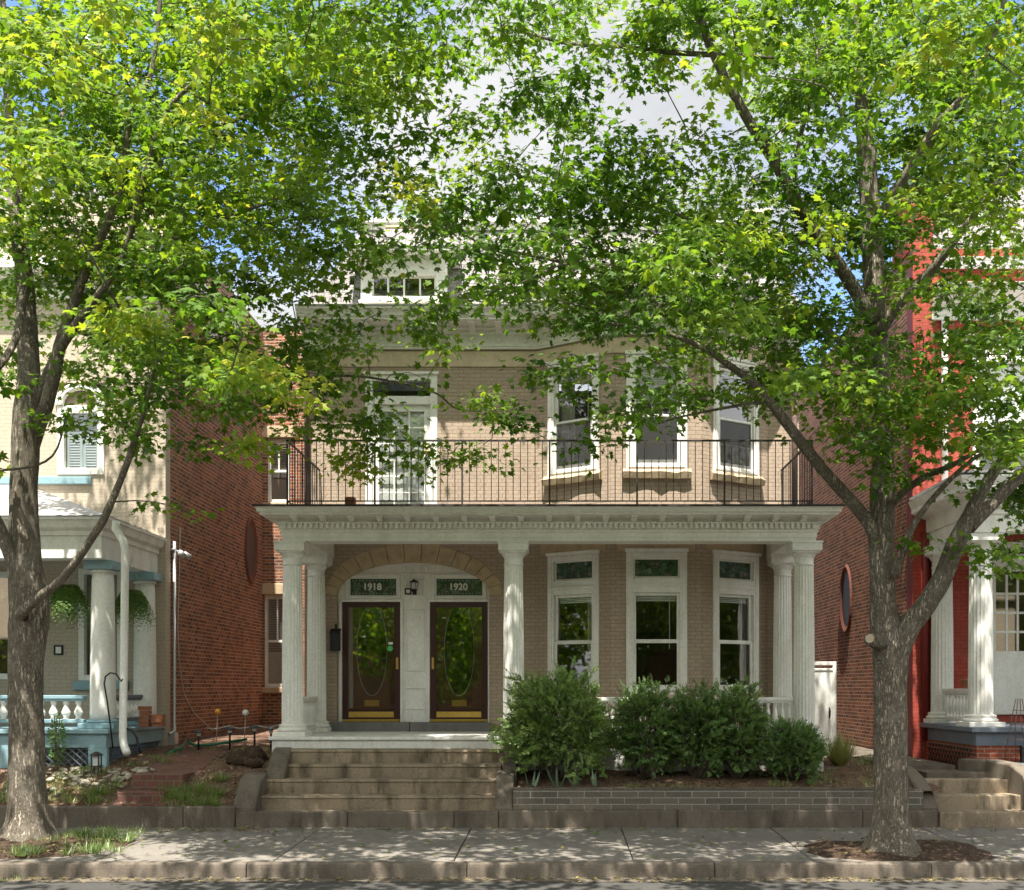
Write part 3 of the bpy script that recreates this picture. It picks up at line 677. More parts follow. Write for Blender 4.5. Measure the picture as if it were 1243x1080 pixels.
def porch_floor(m): m.box(-4.75, 4.42, 18.2, YW - .003, PF - .055, PF)
quick('porch_floor', M['white_old'], house, porch_floor, bevel=.01)
quick('porch_skirt', M['white_old'], house, lambda m: m.box(-4.70, 4.37, 18.25, 18.4, .55, PF - .056))
def column(parent, x, y, z0, z1, r0, r1, mat, fl=20, base='white'):
    H = z1 - z0
    prof = [(r0, 0)] + [(r0 + (r1 - r0) * (t ** 1.7), H * t) for t in (.2, .4, .6, .8, .93)] + [(r1, H)]
    c = quick('porch_column', M[mat], parent, lambda m: m.lathe((x, y, z0), prof, 28, fl, .075))
    def cap(m):
        m.lathe((x, y, z1), [(r1 * 1.0, -.16), (r1 * 1.1, -.15), (r1 * 1.1, -.13), (r1 * 1.02, -.125), (r1 * 1.03, -.03), (r1 * 1.16, -.01), (r1 * 1.32, .045)], 28)
        h = r1 * 1.40; m.box(x - h, x + h, y - h, y + h, z1 + .045, z1 + .075); h = r1 * 1.62; m.box(x - h, x + h, y - h, y + h, z1 + .075, z1 + .20); h *= 1.06; m.box(x - h, x + h, y - h, y + h, z1 + .20, z1 + .235)
    quick('capital', M[mat], c, cap, bevel=.006)
    def bs(m):
        h = r0 * 1.5; m.box(x - h, x + h, y - h, y + h, z0 - .17, z0 - .09)
        m.lathe((x, y, z0), [(r0 * 1.3, -.09), (r0 * 1.42, -.07), (r0 * 1.42, -.05), (r0 * 1.25, -.03), (r0 * 1.22, -.015), (r0 * 1.28, 0), (r0 * 1.25, .02), (r0 * 1.02, .035)], 28)
    quick('base', M[base], c, bs, bevel=.008)
    return c
for x, y in ((-4.42, YC), (-.735, YC), (4.107, YC), (-4.42, 20.33), (4.12, 20.33)):
    column(house, x, y, PF + .17, 4.33, .178, .152, 'white_clean', base='white_clean')
BALP = [(.020, 0), (.030, .01), (.030, .03), (.018, .05), (.022, .08), (.036, .15), (.038, .20), (.030, .28), (.020, .36), (.018, .40), (.028, .42), (.028, .45)]
def balustrade(parent, a, b, z0, z1, step=.115, mat='white_clean', rail='white_clean', wide=.06, prof=BALP):
    a = Vector(a); b = Vector(b); d = (b - a); l = d.length; d.normalize(); n = Vector((-d.y, d.x))
    def bar(m, w, za, zb):
        q = [a + n * w, a - n * w, b - n * w, b + n * w]; m.prism_z([(p.x, p.y) for p in q], za, zb)
    def rails(m): bar(m, wide, z1 - .06, z1); bar(m, wide * .75, z1 - .095, z1 - .06); bar(m, wide * .8, z0, z0 + .06)
    r = quick('balustrade', M[rail], parent, rails, bevel=.008)
    k = max(2, int(l / step)); proto = None; s = (z1 - .095 - z0 - .06) / .45
    for i in range(k):
        p = a + d * (l * (i + .5) / k)
        if proto is None:
            o0 = origin_of(r); m = MB(); m.lathe((o0.x, o0.y, o0.z), [(q * 1.25, z * s) for q, z in prof], 10); proto = m.build('baluster', M[mat], r); o = proto
        else: o = proto.copy(); COL.objects.link(o); o.parent = r
        o.location = Vector((p.x, p.y, z0 + .06)) - o0
    return r
balustrade(house, (-.735 + .19, YC), (4.107 - .19, YC), PF + .06, 1.985)
balustrade(house, (4.11, YC + .19), (4.12, 20.15), PF + .06, 1.985); balustrade(house, (-4.42, YC + .19), (-4.42, 20.15), PF + .06, 1.985)
# iron balcony railing: top and bottom rails, heavier posts, thin bars
RX0, RX1, RY, RZ0, RZ1 = -4.41, 4.145, 18.1, 5.11, Z(533.6, 18.1)
def rail_bars(m):
    m.box(RX0 - .02, RX1 + .02, RY - .012, RY + .012, RZ1 - .03, RZ1); m.box(RX0, RX1, RY - .01, RY + .01, RZ0 + .07, RZ0 + .09)
    for x in (RX0, RX1): m.box(x - .012, x + .012, RY + .012, YW - .02, RZ1 - .03, RZ1); m.box(x - .01, x + .01, RY + .01, YW - .02, RZ0 + .07, RZ0 + .09)
rl = quick('balcony_railing', M['rust_iron'], house, rail_bars)
posts = [RX0 + (RX1 - RX0) * k / 6 for k in range(7)]
for x in posts: quick('railing_post', M['rust_iron'], rl, lambda m: m.box(x - .014, x + .014, RY - .013, RY + .013, RZ0, RZ1 - .031))
bars = [(posts[k] + (posts[k + 1] - posts[k]) * (j + 1) / 12, RY) for k in range(6) for j in range(11)] + [(x, RY + .15 + .19 * j) for x in (RX0, RX1) for j in range(13)]
pb = None
for x, y in bars[:66]:
    if pb is None:
        pb = quick('railing_bar', M['rust_iron'], rl, lambda m: m.box(x - .0065, x + .0065, y - .0065, y + .0065, RZ0 + .09, RZ1 - .031)); bx, by = x, y
    else: o = pb.copy(); COL.objects.link(o); o.parent = rl; o.location = (x - bx, y - by, 0)
sb = quick('side_bars', M['rust_iron'], rl, lambda m: [m.box(x - .0065, x + .0065, y - .0065, y + .0065, RZ0 + .09, RZ1 - .031) for x, y in bars[66:]])
# small pot on the balcony, mailbox by the left door, cable
pot = quick('flower_pot', M['terracotta'], None, lambda m: m.box(X(419, 18.3), X(431, 18.3), 18.25, 18.41, 5.113, 5.29), bevel=.015)
tag(pot, 'small square brown pot on the balcony deck behind the iron railing', 'pot')
mbx = thing('mailbox', 'black vertical mailbox hung beside the door numbered 1918', 'mailbox', (X(407, 20.5), 20.5, 2.75))
xm, zm0, zm1 = X(407, 20.5), Z(790, 20.5), Z(766, 20.5)
quick('box', M['black'], mbx, lambda m: (m.prism_x([(20.44, zm0), (20.575, zm0), (20.575, zm1 + .03), (20.44, zm1 - .04)], xm - .085, xm + .085)), bevel=.012)
quick('lid', M['black'], mbx, lambda m: (m.prism_x([(20.425, zm1 - .05), (20.58, zm1 + .033), (20.58, zm1 + .055), (20.425, zm1 - .03)], xm - .095, xm + .095), m.tube([(xm, 20.56, zm1 + .05), (xm, 20.56, zm1 + .14)], .02, 8)), bevel=.004)
cab = quick('cable', M['wire'], None, lambda m: m.tube([(X(373, 20.2) + (X(398, 20.5) - X(373, 20.2)) * t, 20.3 + .2 * t, Z(785, 20.4) + (-.05 * math.sin(t * 3.1) + .12 * t * t)) for t in [k / 10 for k in range(11)]], .008, 5))
tag(cab, 'thin pale cable sagging from the mailbox to the back porch column', 'cable')
# ================================================================== left neighbour
lh = thing('row_house', 'cream painted brick house with bare red brick side wall and blue trimmed porch', 'house', (-9.5, YW, .8))
LX = -7.28
def half_round(cx, z, r, n=14): return [(cx + r * math.cos(math.pi * k / n), z + r * math.sin(math.pi * k / n)) for k in range(n + 1)]
LW2 = (X(70, YW), X(127, YW)); LWZ = (Z(576, YW), Z(500, YW))
lw1 = (X(96, YW), X(150, YW)); lwz1 = (Z(826, YW), Z(690, YW) )
def lwall(m):
    m.wall((-16, YW), (LX, YW), .6, 11.2, [(LW2[0] + 16.0, LW2[1] + 16.0, LWZ[0], LWZ[1] + .55), (lw1[0] + 16.0, lw1[1] + 16.0, lwz1[0], lwz1[1]), (16 - 12.35, 16 - 11.15, 1.5, 3.9), (16 - 10.6, 16 - 9.75, 2.3, 4.3), (16 - 11.9, 16 - 10.5, 5.95, 8.2)], .18)
quick('front_wall', M['cream_brick'], lh, lwall)
quick('side_wall', M['red_brick'], lh, lambda m: (m.wall((LX, YW + .25), (LX, 27.4), .6, 11.0), m.wall((-5.0, 27.4), (-5.0, 36), .6, 11.0)))
quick('corner_pilaster', M['cream_brick'], lh, lambda m: m.box(LX - .3, LX + .0, YW + .002, YW + .25, .6, 11.0))
def rear(m):
    hs = [(X(318, 27.4), X(352, 27.4), Z(834, 27.4), Z(722, 27.4)), (X(322, 27.4), X(352, 27.4), Z(610, 27.4), Z(532, 27.4))]
    m.wall((LX, 27.4), (-5.0, 27.4), .6, 11.0, [(a - LX + .06, b - LX, c, d) for a, b, c, d in hs], .15)
quick('rear_wing_wall', M['red_brick'], lh, rear)
for (a, b, c, d) in ((X(319.5, 27.4), X(352, 27.4), Z(834, 27.4), Z(722, 27.4)), (X(323.5, 27.4), X(352, 27.4), Z(610, 27.4), Z(532, 27.4))):
    w = quick('window', M['white_old'], lh, lambda m: (m.frame(a, b, c, d, .09, 27.45, 27.55), m.box(a + .09, b - .09, 27.46, 27.52, (c + d) / 2 - .03, (c + d) / 2 + .03), m.box((a + b) / 2 - .015, (a + b) / 2 + .015, 27.47, 27.51, (c + d) / 2 + .03, d - .09)))
    quick('pane', M['glass'], w, lambda m: m.quad((a, 27.5, c), (b, 27.5, c), (b, 27.5, d), (a, 27.5, d)))
    quick('blind', M['grey_blind'], w, lambda m: [m.box(a + .1, b - .1, 27.58, 27.6, d - .1 - k * .06 - .035, d - .1 - k * .06) for k in range(int((d - c) * .6 / .06))])
    quick('lintel', M['stone'], w, lambda m: m.box(a - .12, b + .12, 27.33, 27.5, d + .005, d + .28), bevel=.02)
    quick('sill', M['stone'], w, lambda m: m.box(a - .08, b + .1, 27.3, 27.5, c - .14, c - .003), bevel=.02)
quick('interior_wall', M['dark_room'], lh, lambda m: (m.box(-16, LX - .1, YW + 1.2, YW + 1.3, .8, 11), m.box(-9.5, -5.1, 28.4, 28.5, .8, 11), m.box(-9.5, -5.1, 27.6, 28.4, 10.9, 11)))
def lvent(m, x, y, z, s):
    m.add([(x, y + .36 * math.cos(2 * math.pi * k / 24), z + .62 * math.sin(2 * math.pi * k / 24)) for k in range(24)] + [(x - s * .0 + s * .04, y + .46 * math.cos(2 * math.pi * k / 24), z + .74 * math.sin(2 * math.pi * k / 24)) for k in range(24)] + [(x, y + .5 * math.cos(2 * math.pi * k / 24), z + .8 * math.sin(2 * math.pi * k / 24)) for k in range(24)],
          [(k, (k + 1) % 24, 24 + (k + 1) % 24, 24 + k) for k in range(24)] + [(24 + k, 24 + (k + 1) % 24, 48 + (k + 1) % 24, 48 + k) for k in range(24)])
Yv = LX * F / (304 - VX)
ov = quick('oval_window', M['vent_brick'], lh, lambda m: lvent(m, LX + .012, Yv, Z(668, Yv), 1))
quick('pane', M['black'], ov, lambda m: m.add([(LX + .015, Yv + .36 * math.cos(2 * math.pi * k / 24), Z(668, Yv) + .62 * math.sin(2 * math.pi * k / 24)) for k in range(24)], [tuple(range(24))]))
# second-floor arched window with louvred shutters behind the glass
a, b = LW2; c, d = LWZ; cxw = (a + b) / 2
w = quick('arched_window', M['white_clean'], lh, lambda m: (m.frame(a, b, c, d + .1, .12, YW - .03, YW + .1), [m.tube([(cxw + q * math.cos(math.pi * k / 16), YW - .02, d + .12 + q * .9 * math.sin(math.pi * k / 16)) for k in range(17)], .05, 6) for q in (.36, .43)], m.box(cxw - .44, cxw + .44, YW + .0, YW + .05, d + .08, d + .12)), bevel=.006)
quick('tympanum', M['dark_room'], w, lambda m: m.prism(half_round(cxw, d + .12, .36), YW + .03, YW + .06))
quick('pane', M['glass'], w, lambda m: m.quad((a + .1, YW + .06, c + .1), (b - .1, YW + .06, c + .1), (b - .1, YW + .06, d), (a + .1, YW + .06, d)))
for sx in (0, 1):
    u0 = a + .13 + sx * (b - a - .26) / 2; u1 = u0 + (b - a - .26) / 2 - .01
    def lou(m):
        m.frame(u0, u1, c + .1, d - .02, .05, YW + .09, YW + .12)
        for k in range(17):
            z = c + .18 + k * (d - c - .3) / 17; m.quad((u0 + .05, YW + .09, z), (u1 - .05, YW + .09, z), (u1 - .05, YW + .12, z + .05), (u0 + .05, YW + .12, z + .05))
    quick('louvre_shutter', M['shutter'], w, lou)
quick('window', M['white_clean'], lh, lambda m: m.frame(-11.9, -10.5, 5.95, 8.2, .13, YW - .03, YW + .1))
quick('sill_band', M['blue'], lh, lambda m: m.box(-16, X(112, YW), YW - .06, YW + .01, Z(588, YW), Z(579, YW)), bevel=.01)
quick('cornice', M['white'], lh, lambda m: m.sweep([(-16, YW - .002), (LX + .02, YW - .002), (LX + .02, 24)], [(-.1, 9.35), (.05, 9.35), (.05, 9.7), (.4, 9.8), (.4, 10.0), (-.1, 10.0)]), bevel=.01)
quick('roof', M['slate'], lh, lambda m: m.sweep([(-16, YW + .1), (LX - .1, YW + .1), (LX - .1, 34)], [(-.1, 10.0), (.1, 10.0), (-.9, 11.9), (-1.2, 11.9)]))
# its porch
lp = M['blue']
LE = [(-16, 18.05), (-7.42, 18.05), (-7.42, YW - .01)]
quick('porch_entablature', M['white_old'], lh, lambda m: m.sweep(LE, [(-.35, 4.25), (0, 4.25), (0, 4.62), (.03, 4.62), (.03, 4.7), (.1, 4.74), (.14, 4.86), (.17, 4.86), (.17, 4.91), (-.35, 4.91)]), bevel=.006)
quick('porch_roof', M['metal_roof'], lh, lambda m: m.add([(-16, 17.86, 4.92), (-7.24, 17.86, 4.92), (-7.24, YW - .005, 4.92), (-9.9, YW - .005, 5.92), (-16, YW - .005, 5.92)], [(0, 1, 3, 4), (1, 2, 3)]))
quick('porch_ceiling', M['white_old'], lh, lambda m: m.box(-16, -7.7, 18.35, YW - .01, 4.5, 4.6))
quick('porch_floor', M['blue'], lh, lambda m: m.box(-16, -7.27, 17.95, YW - .01, 1.40, 1.47), bevel=.01)
quick('porch_skirt', M['blue'], lh, lambda m: (m.box(-16, -7.33, 18.02, 18.1, 1.17, 1.399), m.box(-7.40, -7.33, 18.1, YW - .01, 1.17, 1.399), m.box(-7.62, -7.31, 18.0, 18.09, .7, 1.169), m.box(-9.3, -8.5, 18.0, 18.09, .7, 1.169)), bevel=.006)
def latt(x0, x1):
    def f(m):
        k = x0 - .5
        while k < x1:
            for s in (1, -1):
                pts = []
                for t in range(11):
                    x = k + .5 * t / 10; z = .72 + (.45 * t / 10 if s > 0 else .45 - .45 * t / 10)
                    if x0 < x < x1: pts.append((x, 18.06 + s * .008, z))
                if len(pts) > 1: m.tube([pts[0], pts[-1]], .016, 4, False)
            k += .13
    return f
quick('lattice', M['grey_blue'], lh, latt(-8.5, -7.62)); quick('lattice', M['grey_blue'], lh, latt(-11.5, -9.3))
quick('lattice', M['grey_blue'], lh, lambda m: [m.tube([(-7.37 + .01 * j, 18.1 + k * .11, .75 + .42 * j), (-7.37 + .01 * j, 18.5 + k * .11, 1.17 - .42 * j)], .016, 4, False) for k in range(19) for j in (0, 1)])
quick('crawl_space', M['dark_room'], lh, lambda m: m.box(-16, -7.5, 18.3, YW - .02, .6, 1.39))
def lcol(x, y):
    c = quick('porch_column', M['white_clean'], lh, lambda m: m.lathe((x, y, 1.62), [(.205, 0), (.205, .1), (.2, .8), (.19, 1.6), (.175, 2.3), (.165, 2.42)], 28))
    quick('capital', M['blue'], c, lambda m: m.box(x - .24, x + .24, y - .22, y + .22, 4.105, 4.248), bevel=.01)
    quick('necking', M['white_old'], c, lambda m: m.lathe((x, y, 4.04), [(.17, 0), (.2, .02), (.2, .045), (.19, .064)], 24))
    quick('base', M['blue'], c, lambda m: (m.box(x - .3, x + .3, y - .3, y + .3, 1.472, 1.56), m.lathe((x, y, 1.56), [(.25, 0), (.26, .03), (.22, .06)], 24)), bevel=.012)
lcol(X(125, YC), YC); lcol(X(176, 20.35), 20.35); lcol(-10.9, YC)
CH = [(.035, 0), (.045, .02), (.03, .05), (.055, .12), (.06, .18), (.04, .26), (.028, .33), (.04, .40), (.045, .45)]
balustrade(lh, (-10.6, YC), (X(125, YC) - .3, YC), 1.56, 2.02, .2, 'white_clean', 'blue', .08, CH)
balustrade(lh, (X(125, YC) + .02, YC + .3), (X(176, 20.35), 20.05), 1.56, 2.02, .2, 'white_clean', 'grey_blue', .08, CH)
a, b = lw1; c, d = lwz1
w = quick('window', M['white_clean'], lh, lambda m: (m.frame(a, b, c, d, .11, YW - .04, YW + .1)), bevel=.006)
quick('pane', M['glass'], w, lambda m: m.quad((a + .1, YW + .05, c + .1), (b - .1, YW + .05, c + .1), (b - .1, YW + .05, d - .1), (a + .1, YW + .05, d - .1)))
quick('sill', M['blue'], w, lambda m: m.box(a - .08, b + .1, YW - .1, YW + .02, c - .17, c - .003), bevel=.01)
quick('curtain', M['curtain'], w, lambda m: m.add([p for k in range(25) for p in ((a + .1 + (b - a - .2) * k / 24, YW + .2 + .02 * math.sin(k * 1.5), c), (a + .1 + (b - a - .2) * k / 24, YW + .2 + .02 * math.sin(k * 1.5), d))], [(2 * k, 2 * k + 2, 2 * k + 3, 2 * k + 1) for k in range(24)], True))
w = quick('window', M['white_clean'], lh, lambda m: (m.frame(-10.6, -9.75, 2.3, 4.3, .11, YW - .04, YW + .1)), bevel=.006)
quick('pane', M['glass'], w, lambda m: m.quad((-10.5, YW + .05, 2.4), (-9.85, YW + .05, 2.4), (-9.85, YW + .05, 4.2), (-10.5, YW + .05, 4.2)))
quick('front_door', M['dark_red'], lh, lambda m: (m.box(-12.35, -11.15, YW + .1, YW + .15, 1.5, 3.7)), bevel=.01)
# white rainwater pipe on its porch corner
def gut(m):
    Yg = 17.95; m.tube([(X(141, Yg), Yg, 4.84), (X(140, Yg), Yg, 4.72), (X(150, Yg), Yg - .02, 4.52), (X(152.5, Yg), Yg - .02, 4.38), (X(151.5, Yg), Yg - .02, 3.0), (X(150, Yg), Yg - .03, 1.35), (X(153, Yg), Yg - .08, 1.2), (X(160, Yg), Yg - .2, 1.1)], .062, 12)
quick('downspout', M['white_clean'], lh, gut)
def cond(m):
    x = LX + .06; m.tube([(x, 20.9, 4.9), (x, 20.9, 1.42), (x + .02, 20.86, 1.34), (x - .02, 20.7, 1.28)], .03, 8); m.box(x - .05, x + .06, 20.75, 20.95, 1.0, 1.3)
quick('conduit', M['galv'], lh, cond)
def flood(m):
    x = LX + .03; m.lathe((x, 20.9, 4.72), [(.06, 0), (.06, .04)], 10); m.tube([(x, 20.95, 4.75), (x + .12, 21.15, 4.7)], .02, 6); m.tube([(x + .1, 21.0, 4.72), (x + .18, 20.9, 4.64)], [.05, .075], 10); m.tube([(x + .1, 21.2, 4.72), (x + .18, 21.3, 4.64)], [.05, .075], 10)
quick('floodlight', M['galv'], lh, flood)
def scable(m):
    pts = []
    for q, (px, py) in enumerate([(218, 640), (217, 700), (215, 760), (217, 800), (222, 840), (235, 866), (255, 884)]):
        Y = (LX + .02) * F / (px - VX); pts.append((LX + .03, Y, Z(py, Y)))
    m.tube(pts, .012, 5)
sc_ = quick('cable', M['wire'], None, scable); tag(sc_, 'pale electric cable running down the red brick side wall', 'cable')
pl = quick('house_plaque', M['black'], None, lambda m: m.frame(X(66, YW), X(77, YW), Z(795, YW), Z(783, YW), .03, YW - .03, YW - .002)); tag(pl, 'small square black framed plaque on the cream porch wall', 'plaque')
quick('plaque_face', M['white_clean'], pl, lambda m: m.box(X(66, YW) + .03, X(77, YW) - .03, YW - .02, YW - .003, Z(795, YW) + .03, Z(783, YW) - .03))
bk = quick('loose_bricks', M['terracotta'], None, lambda m: [m.box(X(168, 19.2) + random.uniform(0, .04) + q * .24, X(168, 19.2) + .2 + q * .24, 19.1 + random.uniform(0, .05), 19.3, 1.472 + k * .072, 1.472 + k * .072 + .065) for k in range(5) for q in range(2 if k < 3 else 1)], bevel=.006)
bk.name = 'brick_stack'; tag(bk, 'small stack of loose orange bricks at the cream house porch corner', 'brick stack')

# ================================================================== right neighbour
rh = thing('row_house', 'red painted brick house with dark brick side wall and white fluted porch columns', 'house', (9, YW, .8))
RX = 6.59
rd0, rd1 = X(1176, YW), X(1262, YW)
rw0, rw1 = X(1180, YW), X(1262, YW)
quick('front_wall', M['red_paint_brick'], rh, lambda m: m.wall((RX, YW), (16, YW), .6, 10.3, [(rd0 - RX, rd1 - RX, 1.645, 4.85), (rw0 - RX, rw1 - RX, Z(600, YW), Z(432, YW))], .15))
quick('side_wall', M['red_brick'], rh, lambda m: (m.wall((RX, 34), (RX, YW + .35), .6, 10.3)))
quick('corner_pilaster', M['dark_red'], rh, lambda m: m.box(RX, RX + .3, YW + .002, YW + .35, .6, 10.3))
quick('parapet', M['red_paint_brick'], rh, lambda m: m.box(RX - .02, RX + .45, YW + .2, YW + 1.2, 10.31, Z(222, YW)), bevel=.01)
quick('parapet_cap', M['copper'], rh, lambda m: (m.box(RX - .1, RX + .55, YW + .1, YW + 1.3, Z(222, YW) + .002, Z(213, YW)), m.box(RX - .16, RX + .6, YW + .05, YW + 1.35, Z(213, YW), Z(208, YW))), bevel=.015)
quick('roof', M['slate'], rh, lambda m: m.add([(RX + .46, YW - .2, 9.85), (16, YW - .2, 9.85), (16, YW + 1.2, 12.0), (RX + .46, YW + 1.2, 12.0), (RX + .46, YW + 1.2, 9.85)], [(0, 1, 2, 3), (0, 3, 4)]))
rc = quick('cornice', M['white_clean'], rh, lambda m: m.sweep([(RX + .35, YW - .002), (16, YW - .002)], [(-.1, Z(389, YW)), (.05, Z(389, YW)), (.06, Z(376, YW)), (.10, Z(374, YW)), (.4, Z(360, YW)), (.45, Z(352, YW)), (-.1, Z(350, YW))]), bevel=.008)
quick('dentil_band', M['white_clean'], rc, lambda m: [m.box(RX + .5 + k * .14, RX + .57 + k * .14, YW - .13, YW - .05, Z(374, YW), Z(366, YW)) for k in range(60)])
# upper window with a flared white lintel
w = quick('window', M['white_clean'], rh, lambda m: (m.frame(rw0, rw1, Z(600, YW), Z(432, YW), .12, YW - .04, YW + .1), m.box(rw0 + .12, rw1 - .12, YW + .02, YW + .06, Z(520, YW), Z(514, YW))), bevel=.006)
quick('pane', M['glass'], w, lambda m: m.quad((rw0 + .1, YW + .05, Z(598, YW)), (rw1 - .1, YW + .05, Z(598, YW)), (rw1 - .1, YW + .05, Z(436, YW)), (rw0 + .1, YW + .05, Z(436, YW))))
quick('blind', M['blind'], w, lambda m: m.box(rw0 + .1, rw1 - .1, YW + .12, YW + .14, Z(520, YW), Z(440, YW)))
quick('lintel', M['white_clean'], w, lambda m: m.prism([(rw0 - .02, Z(430, YW)), (rw1 + .02, Z(430, YW)), (rw1 + .22, Z(405, YW)), (rw0 - .2, Z(405, YW))], YW - .05, YW + .0), bevel=.01)
quick('downspout', M['white_clean'], rh, lambda m: m.tube([(X(1145, YW), YW - .08, Z(389, YW) - .01), (X(1145, YW), YW - .08, 5.4)], .06, 10))
quick('downspout', M['dark_red'], rh, lambda m: m.tube([(X(1122, YW), YW - .07, 5.0), (X(1122, YW), YW - .07, 1.2)], .075, 10))
# its porch
RE = [(6.86, YW - .01), (6.86, 18.25), (16, 18.25)]
quick('porch_entablature', M['white_clean'], rh, lambda m: m.sweep(RE, [(-.35, 4.72), (0, 4.72), (0, 5.0), (.03, 5.0), (.03, 5.25), (.30, 5.36), (.30, 5.44), (.36, 5.58), (-.35, 5.62)]), bevel=.006)
quick('dentil_band', M['white_clean'], rh, lambda m: [m.box(6.95 + k * .12, 7.01 + k * .12, 18.13, 18.218, 5.12, 5.22) for k in range(60)])
quick('porch_roof', M['metal_roof'], rh, lambda m: m.prism_z([(6.52, YW - .01), (6.52, 17.9), (16, 17.9), (16, YW - .01)], 5.621, 5.66))
quick('porch_ceiling', M['white_clean'], rh, lambda m: m.box(7.2, 16, 18.6, YW - .01, 5.0, 5.1))
quick('porch_floor', M['grey_blue'], rh, lambda m: m.box(6.72, 16, 18.0, YW - .005, 1.42, 1.50), bevel=.01)
quick('porch_fascia', M['grey_blue'], rh, lambda m: (m.box(6.82, 16, 18.1, 18.2, 1.20, 1.419), m.box(6.82, 6.9, 18.2, YW - .006, 1.20, 1.419)))
quick('brick_skirt', M['red_brick_bright'], rh, lambda m: (m.box(6.84, 7.55, 18.12, 18.3, .6, 1.199), m.box(6.84, 6.98, 18.3, YW - .007, .6, 1.199)))
def perf(m):   # pierced brickwork on the porch side
    for r in range(5):
        for k in range(14):
            y = 18.35 + k * .15 + (r % 2) * .075; m.box(6.825, 6.837, y, y + .062, .74 + r * .085, .80 + r * .085)
quick('pierced_brickwork', M['black'], rh, perf)
quick('step', M['grey_blue'], rh, lambda m: (m.box(7.56, 16, 17.75, 18.098, .75, 1.2), m.box(7.2, 16, 17.4, 17.749, .6, .95)), bevel=.015)
for x, y in ((7.05, YC), (7.05, 20.35), (10.4, YC)):
    column(rh, x, y, 1.67, 4.49, .20, .175, 'white_clean', base='white_clean')
balustrade(rh, (7.05, YC + .2), (7.05, 20.15), 1.56, 2.13, .15)
dr = quick('entrance', M['white_clean'], rh, lambda m: (m.frame(rd0, rd1, 1.645, 4.85, .12, YW - .04, YW + .1, wb=0), m.box(rd0 + .12, rd1 - .12, YW - .02, YW + .09, Z(700, YW) + .15, Z(672, YW)), m.box(X(1200, YW), X(1206, YW), YW - .02, YW + .08, 1.645, 4.4)), bevel=.008)
def rleaf(m):
    a, b = X(1206, YW), rd1 - .12; z0, z1 = Z(790, YW), Z(697, YW); m.box(a, b, YW + .04, YW + .08, 1.645, z0); m.frame(a, b, z0, z1 + .12, .06, YW + .04, YW + .08, wb=.0)
    for k in range(1, 4): m.box(a + .06, b - .06, YW + .05, YW + .075, z0 + (z1 - z0) * k / 4 - .022, z0 + (z1 - z0) * k / 4 + .022)
    for k in range(1, 3): x = a + .06 + (b - a - .12) * k / 3; m.box(x - .022, x + .022, YW + .045, YW + .078, z0, z1)
quick('door_leaf', M['white_clean'], dr, rleaf, bevel=.004)
quick('pane', M['glass'], dr, lambda m: (m.quad((X(1206, YW), YW + .062, Z(790, YW)), (rd1 - .1, YW + .062, Z(790, YW)), (rd1 - .1, YW + .062, Z(690, YW)), (X(1206, YW), YW + .062, Z(690, YW))), m.quad((rd0 + .1, YW + .055, 1.9), (X(1200, YW), YW + .055, 1.9), (X(1200, YW), YW + .055, Z(700, YW)), (rd0 + .1, YW + .055, Z(700, YW)))))
def slm(m):
    for k in range(6): z = 2.2 + k * .36; m.box(rd0 + .12, X(1200, YW), YW + .04, YW + .07, z, z + .03)
quick('sidelight_bars', M['white_clean'], dr, slm)
def fan(m):
    cx = (rd0 + rd1) / 2; z = Z(672, YW)
    for r in (.25, .52): m.tube([(cx + r * 1.1 * math.cos(math.pi * k / 16), YW + .03, z + r * math.sin(math.pi * k / 16) * .55) for k in range(17)], .014, 5)
    for k in range(1, 8): m.tube([(cx + .25 * 1.1 * math.cos(math.pi * k / 8), YW + .03, z + .25 * .55 * math.sin(math.pi * k / 8)), (cx + .6 * math.cos(math.pi * k / 8), YW + .03, z + .3 * math.sin(math.pi * k / 8))], .01, 5)
quick('fanlight_tracery', M['white_clean'], dr, fan)
quick('fanlight', M['black'], dr, lambda m: m.quad((rd0 + .12, YW + .06, Z(672, YW)), (rd1 - .12, YW + .06, Z(672, YW)), (rd1 - .12, YW + .06, 4.73), (rd0 + .12, YW + .06, 4.73)))
quick('interior_wall', M['dark_room'], rh, lambda m: m.box(RX + .1, 15.9, YW + 1.2, YW + 1.3, .8, 10.2))
Yr = RX * F / (1028 - VX)
ov = quick('oval_window', M['vent_brick'], rh, lambda m: lvent(m, RX - .012, Yr, Z(727, Yr), -1))
quick('pane', M['black'], ov, lambda m: m.add([(RX - .015, Yr - .36 * math.cos(2 * math.pi * k / 24), Z(727, Yr) + .62 * math.sin(2 * math.pi * k / 24)) for k in range(24)], [tuple(range(24))]))

# white gate between the houses
Yg = 21.4
gt = quick('garden_gate', M['white_clean'], None, lambda m: (m.frame(4.5, X(1015, Yg), .8, Z(803, Yg), .07, Yg - .03, Yg + .03), m.box(4.57, X(1015, Yg) - .07, Yg - .015, Yg + .015, .87, Z(813, Yg)), m.box(4.57, X(1015, Yg) - .07, Yg - .03, Yg + .03, Z(814, Yg), Z(811, Yg))), bevel=.008)
tag(gt, 'plain white gate closing the gap beside the tan house', 'gate')
quick('handle', M['black'], gt, lambda m: (m.tube([(X(1006, Yg), Yg - .04, Z(859, Yg)), (X(1006, Yg), Yg - .09, Z(862, Yg)), (X(1006, Yg), Yg - .09, Z(868, Yg)), (X(1006, Yg), Yg - .04, Z(871, Yg))], .018, 6)))

